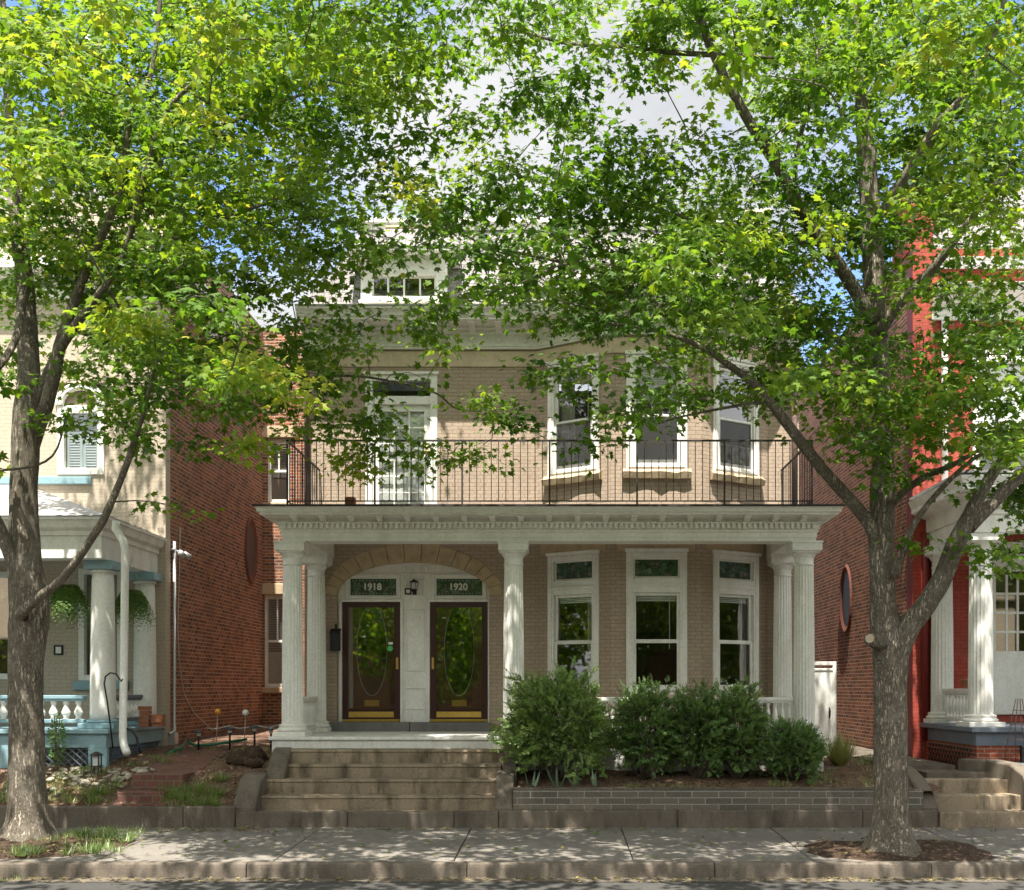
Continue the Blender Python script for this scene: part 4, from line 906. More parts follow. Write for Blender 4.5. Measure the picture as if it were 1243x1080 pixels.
# ================================================================== ground, road, pavement
def structure(o): o['kind'] = 'structure'; return o
def sheet(name, mat, x0, x1, y0, y1, z): return structure(quick(name, mat, None, lambda m: m.quad((x0, y0, z), (x1, y0, z), (x1, y1, z), (x0, y1, z))))
sheet('ground', M['turf'], -400, 400, -400, 400, -.35)
sheet('road', M['asphalt'], -120, 120, .5, 13.66, -.205)
sheet('road_across', M['asphalt'], -120, 120, -3.5, .5, -.206).name = 'far_lane'
structure(quick('far_pavement', M['sidewalk'], None, lambda m: m.box(-120, 120, -6.5, -3.5, -.34, -.05)))
CX = [-14.8, -8.05, -5.78, -3.53, -1.27, .97, 3.22, 5.47, 7.72, 14.5]
def grid_sheet(m, xs, ys, zf):
    nx = len(xs); m.add([(x, y, zf(x, y)) for y in ys for x in xs], [(j * nx + i, j * nx + i + 1, (j + 1) * nx + i + 1, (j + 1) * nx + i) for j in range(len(ys) - 1) for i in range(nx - 1)], True)
def walk(m):
    edges = [-60] + [-12.55 + 2.25 * k for k in range(0, 18)] + [60]
    for a, b in zip(edges, edges[1:]):
        t = [random.uniform(-.008, .008) for _ in range(4)]
        x0, x1, y0, y1 = a + .006, b - .006, 13.83, 16.9
        m.add([(x0, y0, -.02 + t[0]), (x1, y0, -.02 + t[1]), (x1, y1, .05 + t[2]), (x0, y1, .05 + t[3]), (x0, y0, -.2), (x1, y0, -.2), (x1, y1, -.2), (x0, y1, -.2)], [(0, 1, 2, 3), (0, 4, 5, 1), (1, 5, 6, 2), (2, 6, 7, 3), (3, 7, 4, 0)])
structure(quick('sidewalk', M['sidewalk'], None, walk, bevel=.012))
sheet('sidewalk_joint_fill', M['soil'], -60, 60, 13.8, 17.2, -.045)
def kerb(m):
    x = -60.0
    while x < 60:
        l = random.uniform(2.6, 3.4); j = random.uniform(-.006, .006)
        m.prism_x([(13.66 + j, -.26), (13.66 + j + .02, -.075), (13.69 + j, -.035), (13.72 + j, -.018), (13.825, -.016), (13.825, -.26)][::-1], x + .004, x + l - .004); x += l
structure(quick('street_kerb', M['kerb'], None, kerb, bevel=.01))
structure(quick('gutter_strip', M['kerb'], None, lambda m: m.quad((-60, 13.40, -.199), (60, 13.40, -.199), (60, 13.67, -.194), (-60, 13.67, -.194))))
# planting pits
def blob_sheet(m, cx, cy, rx, ry, h, p=3.0, n=40, rings=8, jit=.05):
    pts = [(cx, cy, h)]; fs = []
    ph = [random.uniform(0, 6) for _ in range(3)]
    for r in range(1, rings + 1):
        for k in range(n):
            t = 2 * math.pi * k / n; c, s = math.cos(t), math.sin(t)
            q = (abs(c) ** p + abs(s) ** p) ** (-1 / p) * (1 + jit * (math.sin(3 * t + ph[0]) + .6 * math.sin(7 * t + ph[1]) + .4 * math.sin(13 * t + ph[2])))
            f = r / rings; pts.append((cx + rx * q * c * f, cy + ry * q * s * f, h * (1 - f * f) + random.uniform(-.012, .012) * (r < rings) - .035 * (r == rings)))
    for k in range(n): fs.append((0, 1 + k, 1 + (k + 1) % n))
    for r in range(rings - 1):
        for k in range(n): a = 1 + r * n + k; b = 1 + r * n + (k + 1) % n; fs.append((a, a + n, b + n, b))
    m.add([(x, y, z + (-.02 + (y - 13.83) * .0228) + .012) for x, y, z in pts], fs, True)
structure(quick('tree_pit_soil', M['soil'], None, lambda m: blob_sheet(m, 4.5, 14.62, 1.22, .80, .07, 4)))
structure(quick('tree_pit_mulch', M['soil'], None, lambda m: blob_sheet(m, -8.6, 14.95, 2.75, 1.13, .10, 4)))

# yards
def sm(t): t = min(1, max(0, t)); return t * t * (3 - 2 * t)
def interp(y, tab):
    for (y0, z0), (y1, z1) in zip(tab, tab[1:]):
        if y <= y1: t = max(0, (y - y0) / (y1 - y0)); return z0 + (z1 - z0) * t
    return tab[-1][1]
def zl(x, y): return interp(y, [(16.8, .33), (17.2, .52), (17.8, .80), (18.4, .95), (20.6, 1.07), (27, 1.25), (60, 1.3)])
def zr(x, y): return interp(y, [(16.8, .585), (17.4, .66), (18.2, .78), (20, .84), (24, .76), (60, .9)])
def bumpy(x, y): return .02 * math.sin(x * 3.1 + y * 1.7) * math.sin(y * 4.3 - x) + .012 * math.sin(x * 9 + 1) * math.sin(y * 11)
XS = lambda a, b, n: [a + (b - a) * k / n for k in range(n + 1)]
YL = XS(16.76, 21, 60) + [22, 24, 27, 30, 40, 60]
structure(quick('left_yard_soil', M['mulch'], None, lambda m: grid_sheet(m, XS(-30, -12, 20) + XS(-11.8, -4.63, 110), YL, lambda x, y: zl(x, y) + bumpy(x, y))))
structure(quick('right_yard_soil', M['mulch'], None, lambda m: grid_sheet(m, XS(-.62, 5.85, 100), YL, lambda x, y: zr(x, y) + bumpy(x, y))))
structure(quick('far_right_yard', M['mulch'], None, lambda m: grid_sheet(m, XS(7.2, 30, 40), YL, lambda x, y: zr(x, y) + bumpy(x, y))))
structure(quick('right_path', M['kerb'], None, lambda m: (m.box(5.86, 7.19, 17.62, 18.3, .5, .80), m.box(5.5, 6.55, 18.301, 30, .6, .865))))
# front steps of the tan house
st = thing('front_steps', 'weathered concrete front steps rising from the sidewalk to the columned porch', 'steps', (-2.75, 17.4, 0))
SX = [(X(309, 16.65), X(605, 16.65)), (X(309, 16.95), X(604, 16.95)), (X(316, 17.27), X(603, 17.27)), (X(341, 17.6), X(608, 17.6)), (X(346, 17.92), X(611, 17.92))]
SY = [16.65, 16.98, 17.30, 17.62, 17.94, 18.24]; SZ = [.28, .49, .715, .925, 1.145]
def step(i):
    def f(m):
        x0, x1 = SX[i]; y0, y1 = SY[i], SY[i + 1]; n = 24; zt = SZ[i]
        prof = lambda j: [(y0 + .012, -.1 if i == 0 else SZ[i - 1] - .05), (y0 + .012, zt - .05), (y0 - .012 + j, zt - .035), (y0 - .005 + j, zt - .008 - j), (y0 + .015, zt), (y1 + .05, zt + .004), (y1 + .05, -.1 if i == 0 else SZ[i - 1] - .05)]
        pts = []; k = 7
        for q in range(n + 1): x = x0 + (x1 - x0) * q / n; pts += [(x, y, z) for y, z in prof(random.uniform(0, .012))]
        m.add(pts, [(q * k + j, (q + 1) * k + j, (q + 1) * k + (j + 1) % k, q * k + (j + 1) % k) for q in range(n) for j in range(k)] + [tuple(range(k)), tuple(n * k + j for j in range(k - 1, -1, -1))])
    return f
for i in range(1, 5): quick('step', M['concrete'], st, step(i))
def cheek(pts, w):   # side wall: list of (x, y, ztop)
    def f(m):
        n = len(pts); v = []
        for x, y, z in pts: v += [(x - w, y, -.1), (x - w, y, z - .02), (x - w + .03, y, z), (x + w - .03, y, z), (x + w, y, z - .02), (x + w, y, -.1)]
        m.add(v, [(q * 6 + j, q * 6 + (j + 1) % 6, (q + 1) * 6 + (j + 1) % 6, (q + 1) * 6 + j) for q in range(n - 1) for j in range(6)] + [tuple(range(5, -1, -1)), tuple((n - 1) * 6 + j for j in range(6))])
    return f
quick('cheek_wall', M['kerb'], st, cheek([(X(300, 16.85), 16.70, .33), (X(300, 16.85), 16.78, .50), (X(302, 16.9), 16.98, .74), (X(305, 17), 17.15, .80), (X(306, 17.2), 17.45, .82)], .17), bevel=.012)
quick('cheek_wall', M['kerb'], st, cheek([(X(331, 17.3), 17.36, .72), (X(334, 17.4), 17.6, 1.0), (X(336, 17.6), 17.95, 1.16), (X(337, 17.8), 18.19, 1.17)], .15), bevel=.012)
quick('cheek_wall', M['kerb'], st, cheek([(X(612, 16.85), 16.70, .33), (X(612, 16.85), 16.80, .55), (X(613, 17), 17.0, .80), (X(614, 17.2), 17.35, .86)], .135), bevel=.012)
quick('cheek_wall', M['kerb'], st, cheek([(X(618, 17.3), 17.36, .80), (X(619, 17.4), 17.6, 1.06), (X(619, 17.6), 18.19, 1.2)], .11), bevel=.012)
# low concrete kerb wall along the back of the sidewalk, and the grey paver wall on it
def kwall(x0, x1, zt, seg):
    def f(m):
        x = x0
        while x < x1 - .05:
            l = min(seg * random.uniform(.9, 1.1), x1 - x); j = random.uniform(-.006, .006); m.box(x + .002, x + l - .002, 16.65 + j, 16.80, -.1, zt + random.uniform(-.006, .006)); x += l
    return f
kw = quick('kerb_wall', M['kerb'], None, kwall(-30, X(285, 16.65), .36, 2.2), bevel=.018); tag(kw, 'low concrete kerb wall holding the mulch bed below the cream house', 'kerb wall')
kw = quick('kerb_wall', M['kerb'], None, kwall(X(605.5, 16.65), X(1138, 16.65), .30, 2.6), bevel=.018); tag(kw, 'low concrete kerb wall beneath the grey paver wall', 'kerb wall')
quick('bottom_step', M['kerb'], st, kwall(X(285.5, 16.65), X(605, 16.65), .28, 1.75), bevel=.018)
quick('step_tread_fill', M['concrete'], st, lambda m: m.box(X(309, 16.95) - .1, X(605, 16.65) + .1, 16.801, 16.99, 0, .276))
pw = quick('paver_wall', M['pavers'], None, lambda m: m.box(X(623, 16.75), X(1120, 16.75), 16.72, 16.90, .30, .605), bevel=.008); tag(pw, 'low wall of dark grey paver blocks edging the shrub bed', 'garden wall')
quick('coping', M['kerb'], pw, lambda m: [m.box(X(623, 16.75) + k * .302 + .003, X(623, 16.75) + k * .302 + .299, 16.715, 16.905, .606, .632) for k in range(20)], bevel=.005)
# steps of the red house
rs = thing('front_steps', 'short concrete steps with curved cheek walls leading to the red house', 'steps', (6.45, 17.2, 0))
for i, (y0, y1, zt) in enumerate(((16.66, 17.0, .28), (17.0, 17.32, .50), (17.32, 17.64, .715))):
    quick('step', M['concrete'], rs, lambda m: m.box(5.74, 7.12, y0, y1 + .05 if i < 2 else y1 - .02, -.1 if i == 0 else zt - .24, zt), bevel=.02)
quick('cheek_wall', M['kerb'], rs, cheek([(5.62, 16.70, .33), (5.62, 16.76, .42), (5.60, 16.95, .60), (5.57, 17.2, .76), (5.55, 17.5, .86), (5.55, 17.9, .92)], .12), bevel=.015)
quick('cheek_wall', M['kerb'], rs, cheek([(7.22, 16.70, .36), (7.22, 16.80, .62), (7.22, 16.95, .82), (7.15, 17.3, .96), (6.95, 17.7, 1.0), (6.6, 17.98, 1.0)], .12), bevel=.015)
kw = quick('kerb_wall', M['kerb'], None, lambda m: m.box(7.36, 30, 16.66, 16.8, -.1, .36), bevel=.018); tag(kw, 'low concrete kerb wall beyond the red house steps', 'kerb wall')
# brick steps and walk of the cream house garden
bs = thing('brick_steps', 'low red brick garden steps climbing the mulch bank beside the cream house', 'steps', (-6.2, 17.2, .3))
for i, (a, b, y0, y1, zt) in enumerate(((137, 203, 16.81, 16.97, .385), (142, 200, 16.97, 17.28, .55), (160, 222, 17.28, 17.75, .80))):
    quick('step', M['paving_brick'], bs, lambda m: m.box(X(a, y0), X(b, y0), y0, y1 + .03, zt - .3, zt), bevel=.012)
structure(quick('brick_walk', M['paving_brick'], None, lambda m: grid_sheet(m, XS(X(168, 18), X(250, 18), 30), XS(17.75, 19.6, 40), lambda x, y: zl(x, y) + .014 + bumpy(x, y) + .004 * math.sin(x * 40) * math.sin(y * 33))))

# ================================================================== small things
def path_light(px, py, label):
    Y = 19.9; x = X(px, Y); zt = Z(py, Y); z0 = zl(x, Y) - .03
    t = thing('path_light', label, 'garden light', (x, Y, z0), 'solar lights along the red brick wall')
    h = zt - z0
    quick('stake', M['black'], t, lambda m: m.tube([(x, Y, z0), (x, Y, zt - .06)], .018, 7))
    quick('cap', M['lamp_cap'], t, lambda m: m.lathe((x, Y, zt), [(.1, -.05), (.1, -.035), (.03, .0), (.01, .015)], 14))
    quick('lamp', M['white_clean'], t, lambda m: m.lathe((x, Y, zt), [(.035, -.11), (.045, -.051)], 12))
for q, (px, py, lab) in enumerate(((241, 886, 'solar path light nearest the porch conduit on the mulch bank'), (279, 882, 'solar path light just behind the orange globe stake'), (309, 880, 'solar path light under the hanging white cable near the wall end'), (329, 882, 'solar path light closest to the white porch column'))): path_light(px, py, lab)
def globe(px, py, c, lab, r):
    Y = 20.3; x = X(px, Y); zt = Z(py, Y); z0 = zl(x, Y) - .03
    t = thing('globe_stake', lab, 'garden ornament', (x, Y, z0))
    quick('stake', M['galv'], t, lambda m: m.tube([(x - .03, Y, z0), (x, Y, zt - r)], .007, 6)); quick('globe', c, t, lambda m: m.ball((x, Y, zt), r, 14))
globe(264, 864, M['amber'], 'amber glass globe on a thin stake by the brick wall', .06)
globe(298, 865, M['white_clean'], 'small white globe on a thin stake by the brick wall', .06)
def lights(m):
    pts = [(X(px, 20.4), 20.4, Z(py, 20.4)) for px, py in ((250, 883), (258, 885), (266, 884), (278, 881), (290, 884), (300, 883), (312, 881), (325, 883), (338, 880), (345, 882))]
    m.tube(pts, .010, 5)
ls = quick('light_string', M['wire'], None, lights); tag(ls, 'white cable sagging between the solar lights along the brick wall', 'cable')
hs = quick('garden_hose', M['green_hose'], None, lambda m: m.tube([(X(px, Y), Y, Z(py, Y)) for px, py, Y in ((205, 914, 19.2), (212, 910, 19.4), (219, 909, 19.5), (223, 903, 19.9), (227, 896, 20.3), (231, 902, 20.2), (238, 905, 20.0), (262, 903, 20.1), (300, 897, 20.3))], .024, 7)); tag(hs, 'green garden hose lying at the foot of the red brick wall', 'hose')
hb = quick('garden_hose', M['black'], None, lambda m: m.tube([(X(px, 18.0), 17.93, Z(py, 18)) for px, py in ((155, 884), (162, 886), (168, 895), (170, 906), (172, 914))], .02, 7)); tag(hb, 'short black hose drooping over the blue porch edge', 'hose')
def hook(m):
    Y = 17.7; m.tube([(X(px, Y), Y, Z(py, Y)) for px, py in ((137, 908), (134, 880), (130, 850), (126.5, 830), (128, 821), (134, 816.5), (141, 818), (145, 824), (147.5, 827), (149, 824))], .013, 6)
hk = quick('shepherd_hook', M['black'], None, hook); tag(hk, 'thin black shepherd hook standing in front of the cream house column', 'garden hook')
lt = thing('garden_lantern', 'small dark lantern on the pale rocks below the blue porch', 'lantern', (X(117, 17.6), 17.6, .7))
xl, zb = X(117, 17.6), Z(929, 17.6)
quick('frame', M['rust_iron'], lt, lambda m: ([m.box(xl + i * .055 - .008, xl + i * .055 + .008, 17.6 + j * .055 - .008, 17.6 + j * .055 + .008, zb - .18, zb + .16) for i in (-1, 1) for j in (-1, 1)], m.box(xl - .07, xl + .07, 17.53, 17.67, zb - .02, zb), m.lathe((xl, 17.6, zb), [(.11, .16), (.1, .175), (.02, .22)], 10)))
quick('glass', M['blind'], lt, lambda m: m.box(xl - .04, xl + .04, 17.56, 17.64, zb, zb + .15))
md = quick('soil_mound', M['soil'], None, lambda m: (m.ball((X(300, 18.4), 18.4, .96), .27, 16, (1.25, .8, .62), .10), m.ball((X(309, 18.4), 18.35, 1.0), .2, 14, (1.0, .9, .9), .13), m.ball((X(294, 18.2), 18.15, .93), .17, 12, (1.4, .9, .5), .13), m.ball((X(309, 18), 18.0, .92), .13, 10, (1.3, .9, .6), .13))); tag(md, 'dark mound of dug earth beside the front steps cheek wall', 'soil mound')
# rocks in the left bed
rk = None
for i in range(120):
    px = random.uniform(52, 205); py = random.uniform(925, 950) if px > 75 else random.uniform(928, 965)
    Y = 17.0 + (965 - py) / 45 * 1.0 + random.uniform(-.05, .05); x = X(px, Y)
    if -6.75 < x and Y < 17.7: continue
    if rk is None:
        m = MB(); m.ball((0, 0, 0), .09, 7, (1.2, 1, .7), .16); rk = m.build('rock', M['pebble']); o = rk
    else: o = rk.copy(); COL.objects.link(o)
    tag(o, 'pale rounded rock in the rock bed below the blue porch', 'rock', 'pale rocks in the left garden bed')
    s = random.uniform(.3, .72); o.scale = (s, s, s * random.uniform(.7, 1)); o.rotation_euler = (random.uniform(-.4, .4), random.uniform(-.4, .4), random.uniform(0, 6)); o.location = (x, Y, zl(x, Y) + .02)
# wire trellis by the red house
def trel(m):
    Y = 17.9
    for s in (-1, -.35, .35, 1): m.tube([(X(1237, Y) + s * .05, Y, Z(848, Y)), (X(1236, Y) + s * .12, Y, Z(875, Y)), (X(1240, Y) + s * .28, Y, Z(925, Y))], .008, 5)
    for k, r in enumerate((.08, .14, .2)): m.tube([(X(1237, Y) + r * math.cos(t * .628), Y + r * .5 * math.sin(t * .628), Z(862 + k * 18, Y)) for t in range(11)], .007, 5)
tr = quick('wire_trellis', M['pipe'], None, trel); tag(tr, 'thin wire plant cage leaning beside the red house steps', 'plant cage')
fp = thing('flower_pot', 'small terracotta pot standing on the red house porch balustrade', 'pot', (X(1173, 19.3), 19.3, 2.13))
quick('pot', M['terracotta'], fp, lambda m: m.lathe((X(1173, 19.3), 19.3, 2.13), [(.06, 0), (.085, .13), (.095, .13), (.095, .17), (.08, .17)], 14))
# ================================================================== foliage tools
def unit(v): return v / np.maximum(np.linalg.norm(v, axis=-1, keepdims=True), 1e-9)
MAPLE = np.array([(0, .33, .02), (0, 0, 0), (.17, -.05, -.02), (.47, .10, -.10), (.31, .29, -.03), (.56, .62, -.13), (.21, .58, -.03), (0, 1.0, -.14),
                  (-.21, .58, -.03), (-.56, .62, -.13), (-.31, .29, -.03), (-.47, .10, -.10), (-.17, -.05, -.02)], float)
MAPLE_T = np.array([(0, k, k + 1 if k < 12 else 1) for k in range(1, 13)])
BLADE = np.array([(-.5, 0, 0), (.5, 0, 0), (-.42, .35, .04), (.42, .35, .04), (-.28, .7, .0), (.28, .7, .0), (0, 1, -.1)], float)
BLADE_T = np.array([(0, 1, 3), (0, 3, 2), (2, 3, 5), (2, 5, 4), (4, 5, 6)])
OVAL = np.array([(0, 0, 0), (.5, .35, -.05), (.32, .8, -.08), (0, 1, -.1), (-.32, .8, -.08), (-.5, .35, -.05)], float)
OVAL_T = np.array([(0, 1, 2), (0, 2, 3), (0, 3, 4), (0, 4, 5)])
def leaf_mesh(name, tv, tt, P, A, Nn, S, Wd, tint, mat, parent=None, kind=None):
    """one mesh of many leaves: P base points, A axis, Nn face normal, S length, Wd width"""
    P = np.asarray(P); A = unit(np.asarray(A)); Nn = np.asarray(Nn); B = unit(np.cross(A, Nn)); Nn = np.cross(B, A); k = len(tv); n = len(P)
    S = np.broadcast_to(S, n); Wd = np.broadcast_to(Wd, n)
    og = np.array(origin_of(parent)) if parent is not None else np.zeros(3)
    V = (P - og)[:, None, :] + B[:, None, :] * (tv[None, :, 0] * Wd[:, None])[..., None] + A[:, None, :] * (tv[None, :, 1] * S[:, None])[..., None] + Nn[:, None, :] * (tv[None, :, 2] * S[:, None])[..., None]
    T = (tt[None] + (np.arange(n) * k)[:, None, None]).reshape(-1, 3)
    me = bpy.data.meshes.new(name); me.vertices.add(n * k); me.vertices.foreach_set('co', V.astype(np.float32).ravel())
    me.loops.add(T.size); me.loops.foreach_set('vertex_index', T.astype(np.int32).ravel())
    me.polygons.add(len(T)); me.polygons.foreach_set('loop_start', np.arange(0, T.size, 3, dtype=np.int32))
    me.polygons.foreach_set('use_smooth', np.ones(len(T), bool))
    me.update(calc_edges=True)
    at = me.attributes.new('tint', 'FLOAT', 'POINT'); at.data.foreach_set('value', np.repeat(np.clip(tint, 0, 1), k).astype(np.float32))
    me.materials.append(mat); o = bpy.data.objects.new(name, me); COL.objects.link(o); o.parent = parent
    if kind: o['kind'] = kind
    return o

# ================================================================== the two street maples
GRID = [  # how much foliage the photograph shows, cell by cell (40 px), 0 none to 9 closed
 "8888888888876545777777778888888",
 "8888888888886556665665778888888",
 "8888888888886433554321188888888",
 "7888888888775434543200266358888",
 "8888888888762236533433563277888",
 "8888888876665666666666664277888",
 "8888888876655666666667776477788",
 "7888888876544556667777777777777",
 "6788888865411456667777777777665",
 "5678887765422555566677777765556",
 "2377777665522211223556677765555",
 "0467677666543421123555677765456",
 "0134566665543333222332225666666",
 "0023434344432322101110023456666",
 "0003332233310110000000000113445",
 "0001110011210000000000011012334",
 "0000100000000000000000000001332",
 "0000000000000000000000000001100"]
assert all(len(r) == 31 for r in GRID), [len(r) for r in GRID]
TREES = {
 'left': dict(x=X(33, 15.3), Y=15.3, label='tall maple before the cream house, a slim limb rising from its trunk',
  trunk=[(33, 1034, 0, 47), (34, 1018, 0, 39), (34, 995, 0, 33), (33, 950, 0, 29), (32, 880, 0, 27), (31, 810, 0, 27), (35, 760, 0, 31), (35, 725, 0, 31), (31, 690, 0, 27), (29, 640, 0, 23), (29, 590, 0, 21.5), (31, 540, 0, 22), (34, 500, 0, 23), (35, 470, 0, 19), (35, 440, .1, 17), (33, 400, .2, 16), (30, 340, .3, 14), (22, 280, .5, 12), (14, 200, .6, 9), (10, 120, .7, 7), (5, 30, .8, 5), (0, -60, .9, 4), (-8, -160, 1, 3)],
  limbs=[[(35, 575, .05, 8), (42, 530, 0, 13), (56, 492, -.1, 12), (66, 455, -.2, 11), (72, 420, -.3, 10), (84, 385, -.4, 8.5), (100, 340, -.6, 7.5), (122, 290, -.7, 7), (142, 240, -.8, 6.5), (151, 196, -.9, 6.5), (160, 134, -1, 5.5), (182, 94, -1.1, 4.5), (192, 30, -1.2, 3.5), (200, -70, -1.2, 2.5)],
         [(46, 490, 0, 7), (57, 457, -.1, 9), (72, 425, -.3, 9), (88, 400, -.5, 8), (110, 370, -.8, 6.5), (150, 310, -1.1, 5.5), (172, 224, -1.3, 5), (203, 134, -1.5, 4), (261, 77, -1.7, 3), (300, 10, -1.8, 2)],
         [(160, 290, -1.1, 5), (205, 290, -1.0, 4.5), (240, 280, -.8, 4), (281, 261, -.6, 3.8), (338, 240, -.2, 3.2), (375, 216, 0, 2.8), (430, 195, .3, 2.2), (490, 175, .5, 1.6)],
         [(24, 700, -.1, 13), (10, 668, -.2, 11), (-2, 636, -.3, 10), (-30, 590, -.5, 8), (-80, 520, -.7, 6), (-140, 430, -.9, 4)],
         [(31, 350, -.1, 8), (25, 380, -.4, 7), (20, 408, -.6, 6.5), (0, 443, -.9, 6), (-40, 470, -1.2, 5), (-100, 480, -1.6, 3)],
         [(26, 748, -.30, 8), (32, 738, -.42, 9.5), (48, 724, -.5, 8), (66, 711, -.6, 7), (90, 685, -.75, 6.8), (118, 643, -.95, 6.6), (127, 628, -1, 7), (140, 598, -1.1, 6), (155, 560, -1.2, 5.6), (165, 528, -1.3, 5), (176, 495, -1.4, 4), (186, 450, -1.5, 3), (205, 400, -1.6, 2)],
         [(90, 400, .2, 5), (150, 420, .5, 4), (240, 445, .8, 3.2), (340, 461, 1.1, 2.8), (428, 456, 1.4, 2.2), (520, 473, 1.6, 1.8), (554, 496, 1.7, 1.4), (590, 499, 1.8, 1)],
         [(30, 230, .4, 7), (70, 150, 1.2, 5), (110, 80, 2.0, 4), (150, -20, 2.6, 2.5)],
         [(200, 150, -1.5, 4), (270, 150, -1.2, 3.4), (350, 120, -1, 2.8), (440, 90, -.8, 2)]],
  twigs=[[(-5, 571, -.3, 1.6), (30, 568, -.45, 1.6), (55, 560, -.5, 1.5), (70, 543, -.5, 1.3), (80, 505, -.45, 1)], [(555, 165, .6, 1.6), (545, 140, .6, 1.4), (560, 125, .6, 1)]]),
 'right': dict(x=X(1083, 14.4), Y=14.4, label='tall maple at the right of the sidewalk whose trunk forks low above a cut stub',
  trunk=[(1085, 1046, 0, 44), (1084, 1034, 0, 37), (1083, 1012, 0, 30), (1082, 980, 0, 26.5), (1081, 900, 0, 25.5), (1081, 830, 0, 25), (1081, 800, 0, 27), (1077, 770, 0, 26), (1072, 735, 0, 20), (1071, 700, 0, 19), (1070, 650, 0, 20), (1071, 600, 0, 19), (1072, 540, .1, 16), (1070, 480, .2, 15.5), (1066, 430, .3, 16), (1063, 390, .3, 17), (1061, 340, .3, 16.5), (1057, 270, .4, 15.5), (1052, 190, .4, 14), (1046, 130, .4, 10), (1043, 70, .5, 7), (1040, 0, .6, 5.5), (1037, -90, .7, 4), (1035, -180, .8, 2.5)],
  limbs=[[(1082, 810, 0, 20), (1100, 766, -.1, 18), (1122, 736, -.2, 15.5), (1145, 700, -.3, 14.5), (1160, 660, -.4, 14), (1176, 628, -.5, 12), (1190, 600, -.6, 9.5), (1205, 575, -.7, 8.5), (1228, 545, -.9, 7.5), (1262, 505, -1, 6), (1320, 430, -1.2, 4)],
         [(1176, 640, -.45, 11), (1205, 610, -.3, 10), (1237, 580, -.2, 9), (1280, 545, 0, 7), (1340, 490, .4, 5)],
         [(1070, 665, 0, 12), (1056, 637, -.1, 10.5), (1035, 610, -.2, 9.5), (1005, 577, -.4, 8.5), (985, 553, -.5, 8.5), (960, 520, -.7, 8), (935, 488, -.8, 7), (915, 465, -.9, 6), (880, 440, -1, 5), (850, 420, -1.1, 4), (800, 402, -1.2, 3), (740, 392, -1.3, 2)],
         [(1060, 390, .2, 11), (1040, 356, .1, 10), (1012, 312, -.1, 9.5), (982, 274, -.3, 9), (945, 204, -.6, 8.5), (904, 138, -.9, 7.5), (866, 65, -1.1, 6.5), (850, 20, -1.2, 5), (838, -40, -1.3, 4), (820, -120, -1.4, 2.5)],
         [(1068, 402, .2, 10), (1077, 388, .1, 9), (1100, 358, -.1, 8), (1132, 326, -.3, 7), (1161, 289, -.5, 5.5), (1190, 250, -.7, 4), (1225, 200, -.9, 2.5)],
         [(1062, 275, .3, 8), (1084, 236, .1, 7.5), (1108, 200, -.1, 7), (1141, 147, -.4, 6), (1169, 118, -.6, 5), (1200, 60, -.8, 4), (1225, -20, -1, 3)],
         [(1074, 625, -.1, 6), (1093, 600, -.25, 5.5), (1126, 577, -.5, 5), (1155, 565, -.7, 4), (1190, 545, -.9, 2.5)],
         [(1085, 700, -.2, 7), (1096, 670, -.3, 5.5), (1105, 645, -.4, 5), (1126, 612, -.6, 4.3), (1170, 566, -.9, 3.2), (1200, 545, -1.1, 2)],
         [(995, 295, -.3, 5), (940, 288, -.1, 4.5), (880, 275, .2, 4), (820, 261, .6, 3.6), (746, 244, 1, 3), (685, 228, 1.3, 2.4), (620, 210, 1.5, 1.6)],
         [(1050, 440, .1, 6), (1015, 410, .3, 5.5), (985, 388, .5, 5.2), (930, 374, .8, 5), (870, 358, 1.1, 4.5), (795, 346, 1.5, 4), (718, 326, 1.8, 3.2), (665, 314, 2.0, 2.8), (604, 301, 2.1, 2.2), (563, 285, 2.2, 1.8), (526, 261, 2.2, 1.3)],
         [(866, 66, -1.1, 4), (820, 64, -.9, 3.6), (750, 56, -.6, 3), (685, 52, -.4, 2.4), (610, 30, -.2, 1.6)],
         [(978, 268, -.4, 4), (965, 215, -.8, 3.6), (972, 165, -1, 3), (985, 120, -1.2, 2.2), (992, 60, -1.3, 1.5)],
         [(1046, 130, .4, 5), (1075, 80, .8, 4), (1095, 20, 1.1, 3), (1110, -60, 1.3, 2)],
         [(932, 486, -.8, 2.6), (880, 495, -.6, 2.2), (830, 505, -.4, 1.7), (785, 518, -.2, 1.1)]],
  twigs=[[(840, 66, -1, 2), (880, 66, -1, 2), (940, 70, -.9, 2)]])}
def traced(pts, Y0):
    """limb traced as (px, py, depth offset, radius px) -> metres, smoothed with Catmull-Rom"""
    P = [Vector((*W(a, b, Y0 + c), )) for a, b, c, r in pts]; Rr = [r * (Y0 + c) / F for a, b, c, r in pts]
    out = []; rad = []
    for i in range(len(P) - 1):
        p0, p1, p2, p3 = P[max(0, i - 1)], P[i], P[i + 1], P[min(len(P) - 1, i + 2)]
        n = max(2, int((p2 - p1).length / .12))
        for k in range(n):
            t = k / n; out.append(.5 * (2 * p1 + (p2 - p0) * t + (2 * p0 - 5 * p1 + 4 * p2 - p3) * t * t + (3 * p1 - p0 - 3 * p2 + p3) * t ** 3)); rad.append(Rr[i] + (Rr[i + 1] - Rr[i]) * t)
    out.append(P[-1]); rad.append(Rr[-1])
    return out, rad
def ymax_for(px, z, x):
    if -5.2 < x < 5.0:
        if z < 9.6: return 17.5
        return 19.2
    if x <= -7.0: return 17.4 if z < 6.4 else 19.6
    if x >= 6.2: return 17.5 if z < 6.4 else 19.6
    return 20.5
clusters = {'left': [], 'right': []}
LIMBPX = {k: np.array([(p.x, p.y, p.z) for l in [T['trunk']] + [q for q in T['limbs'] if q[0][3] >= 8] for p in traced(l, T['Y'])[0][::2]]) for k, T in TREES.items()}
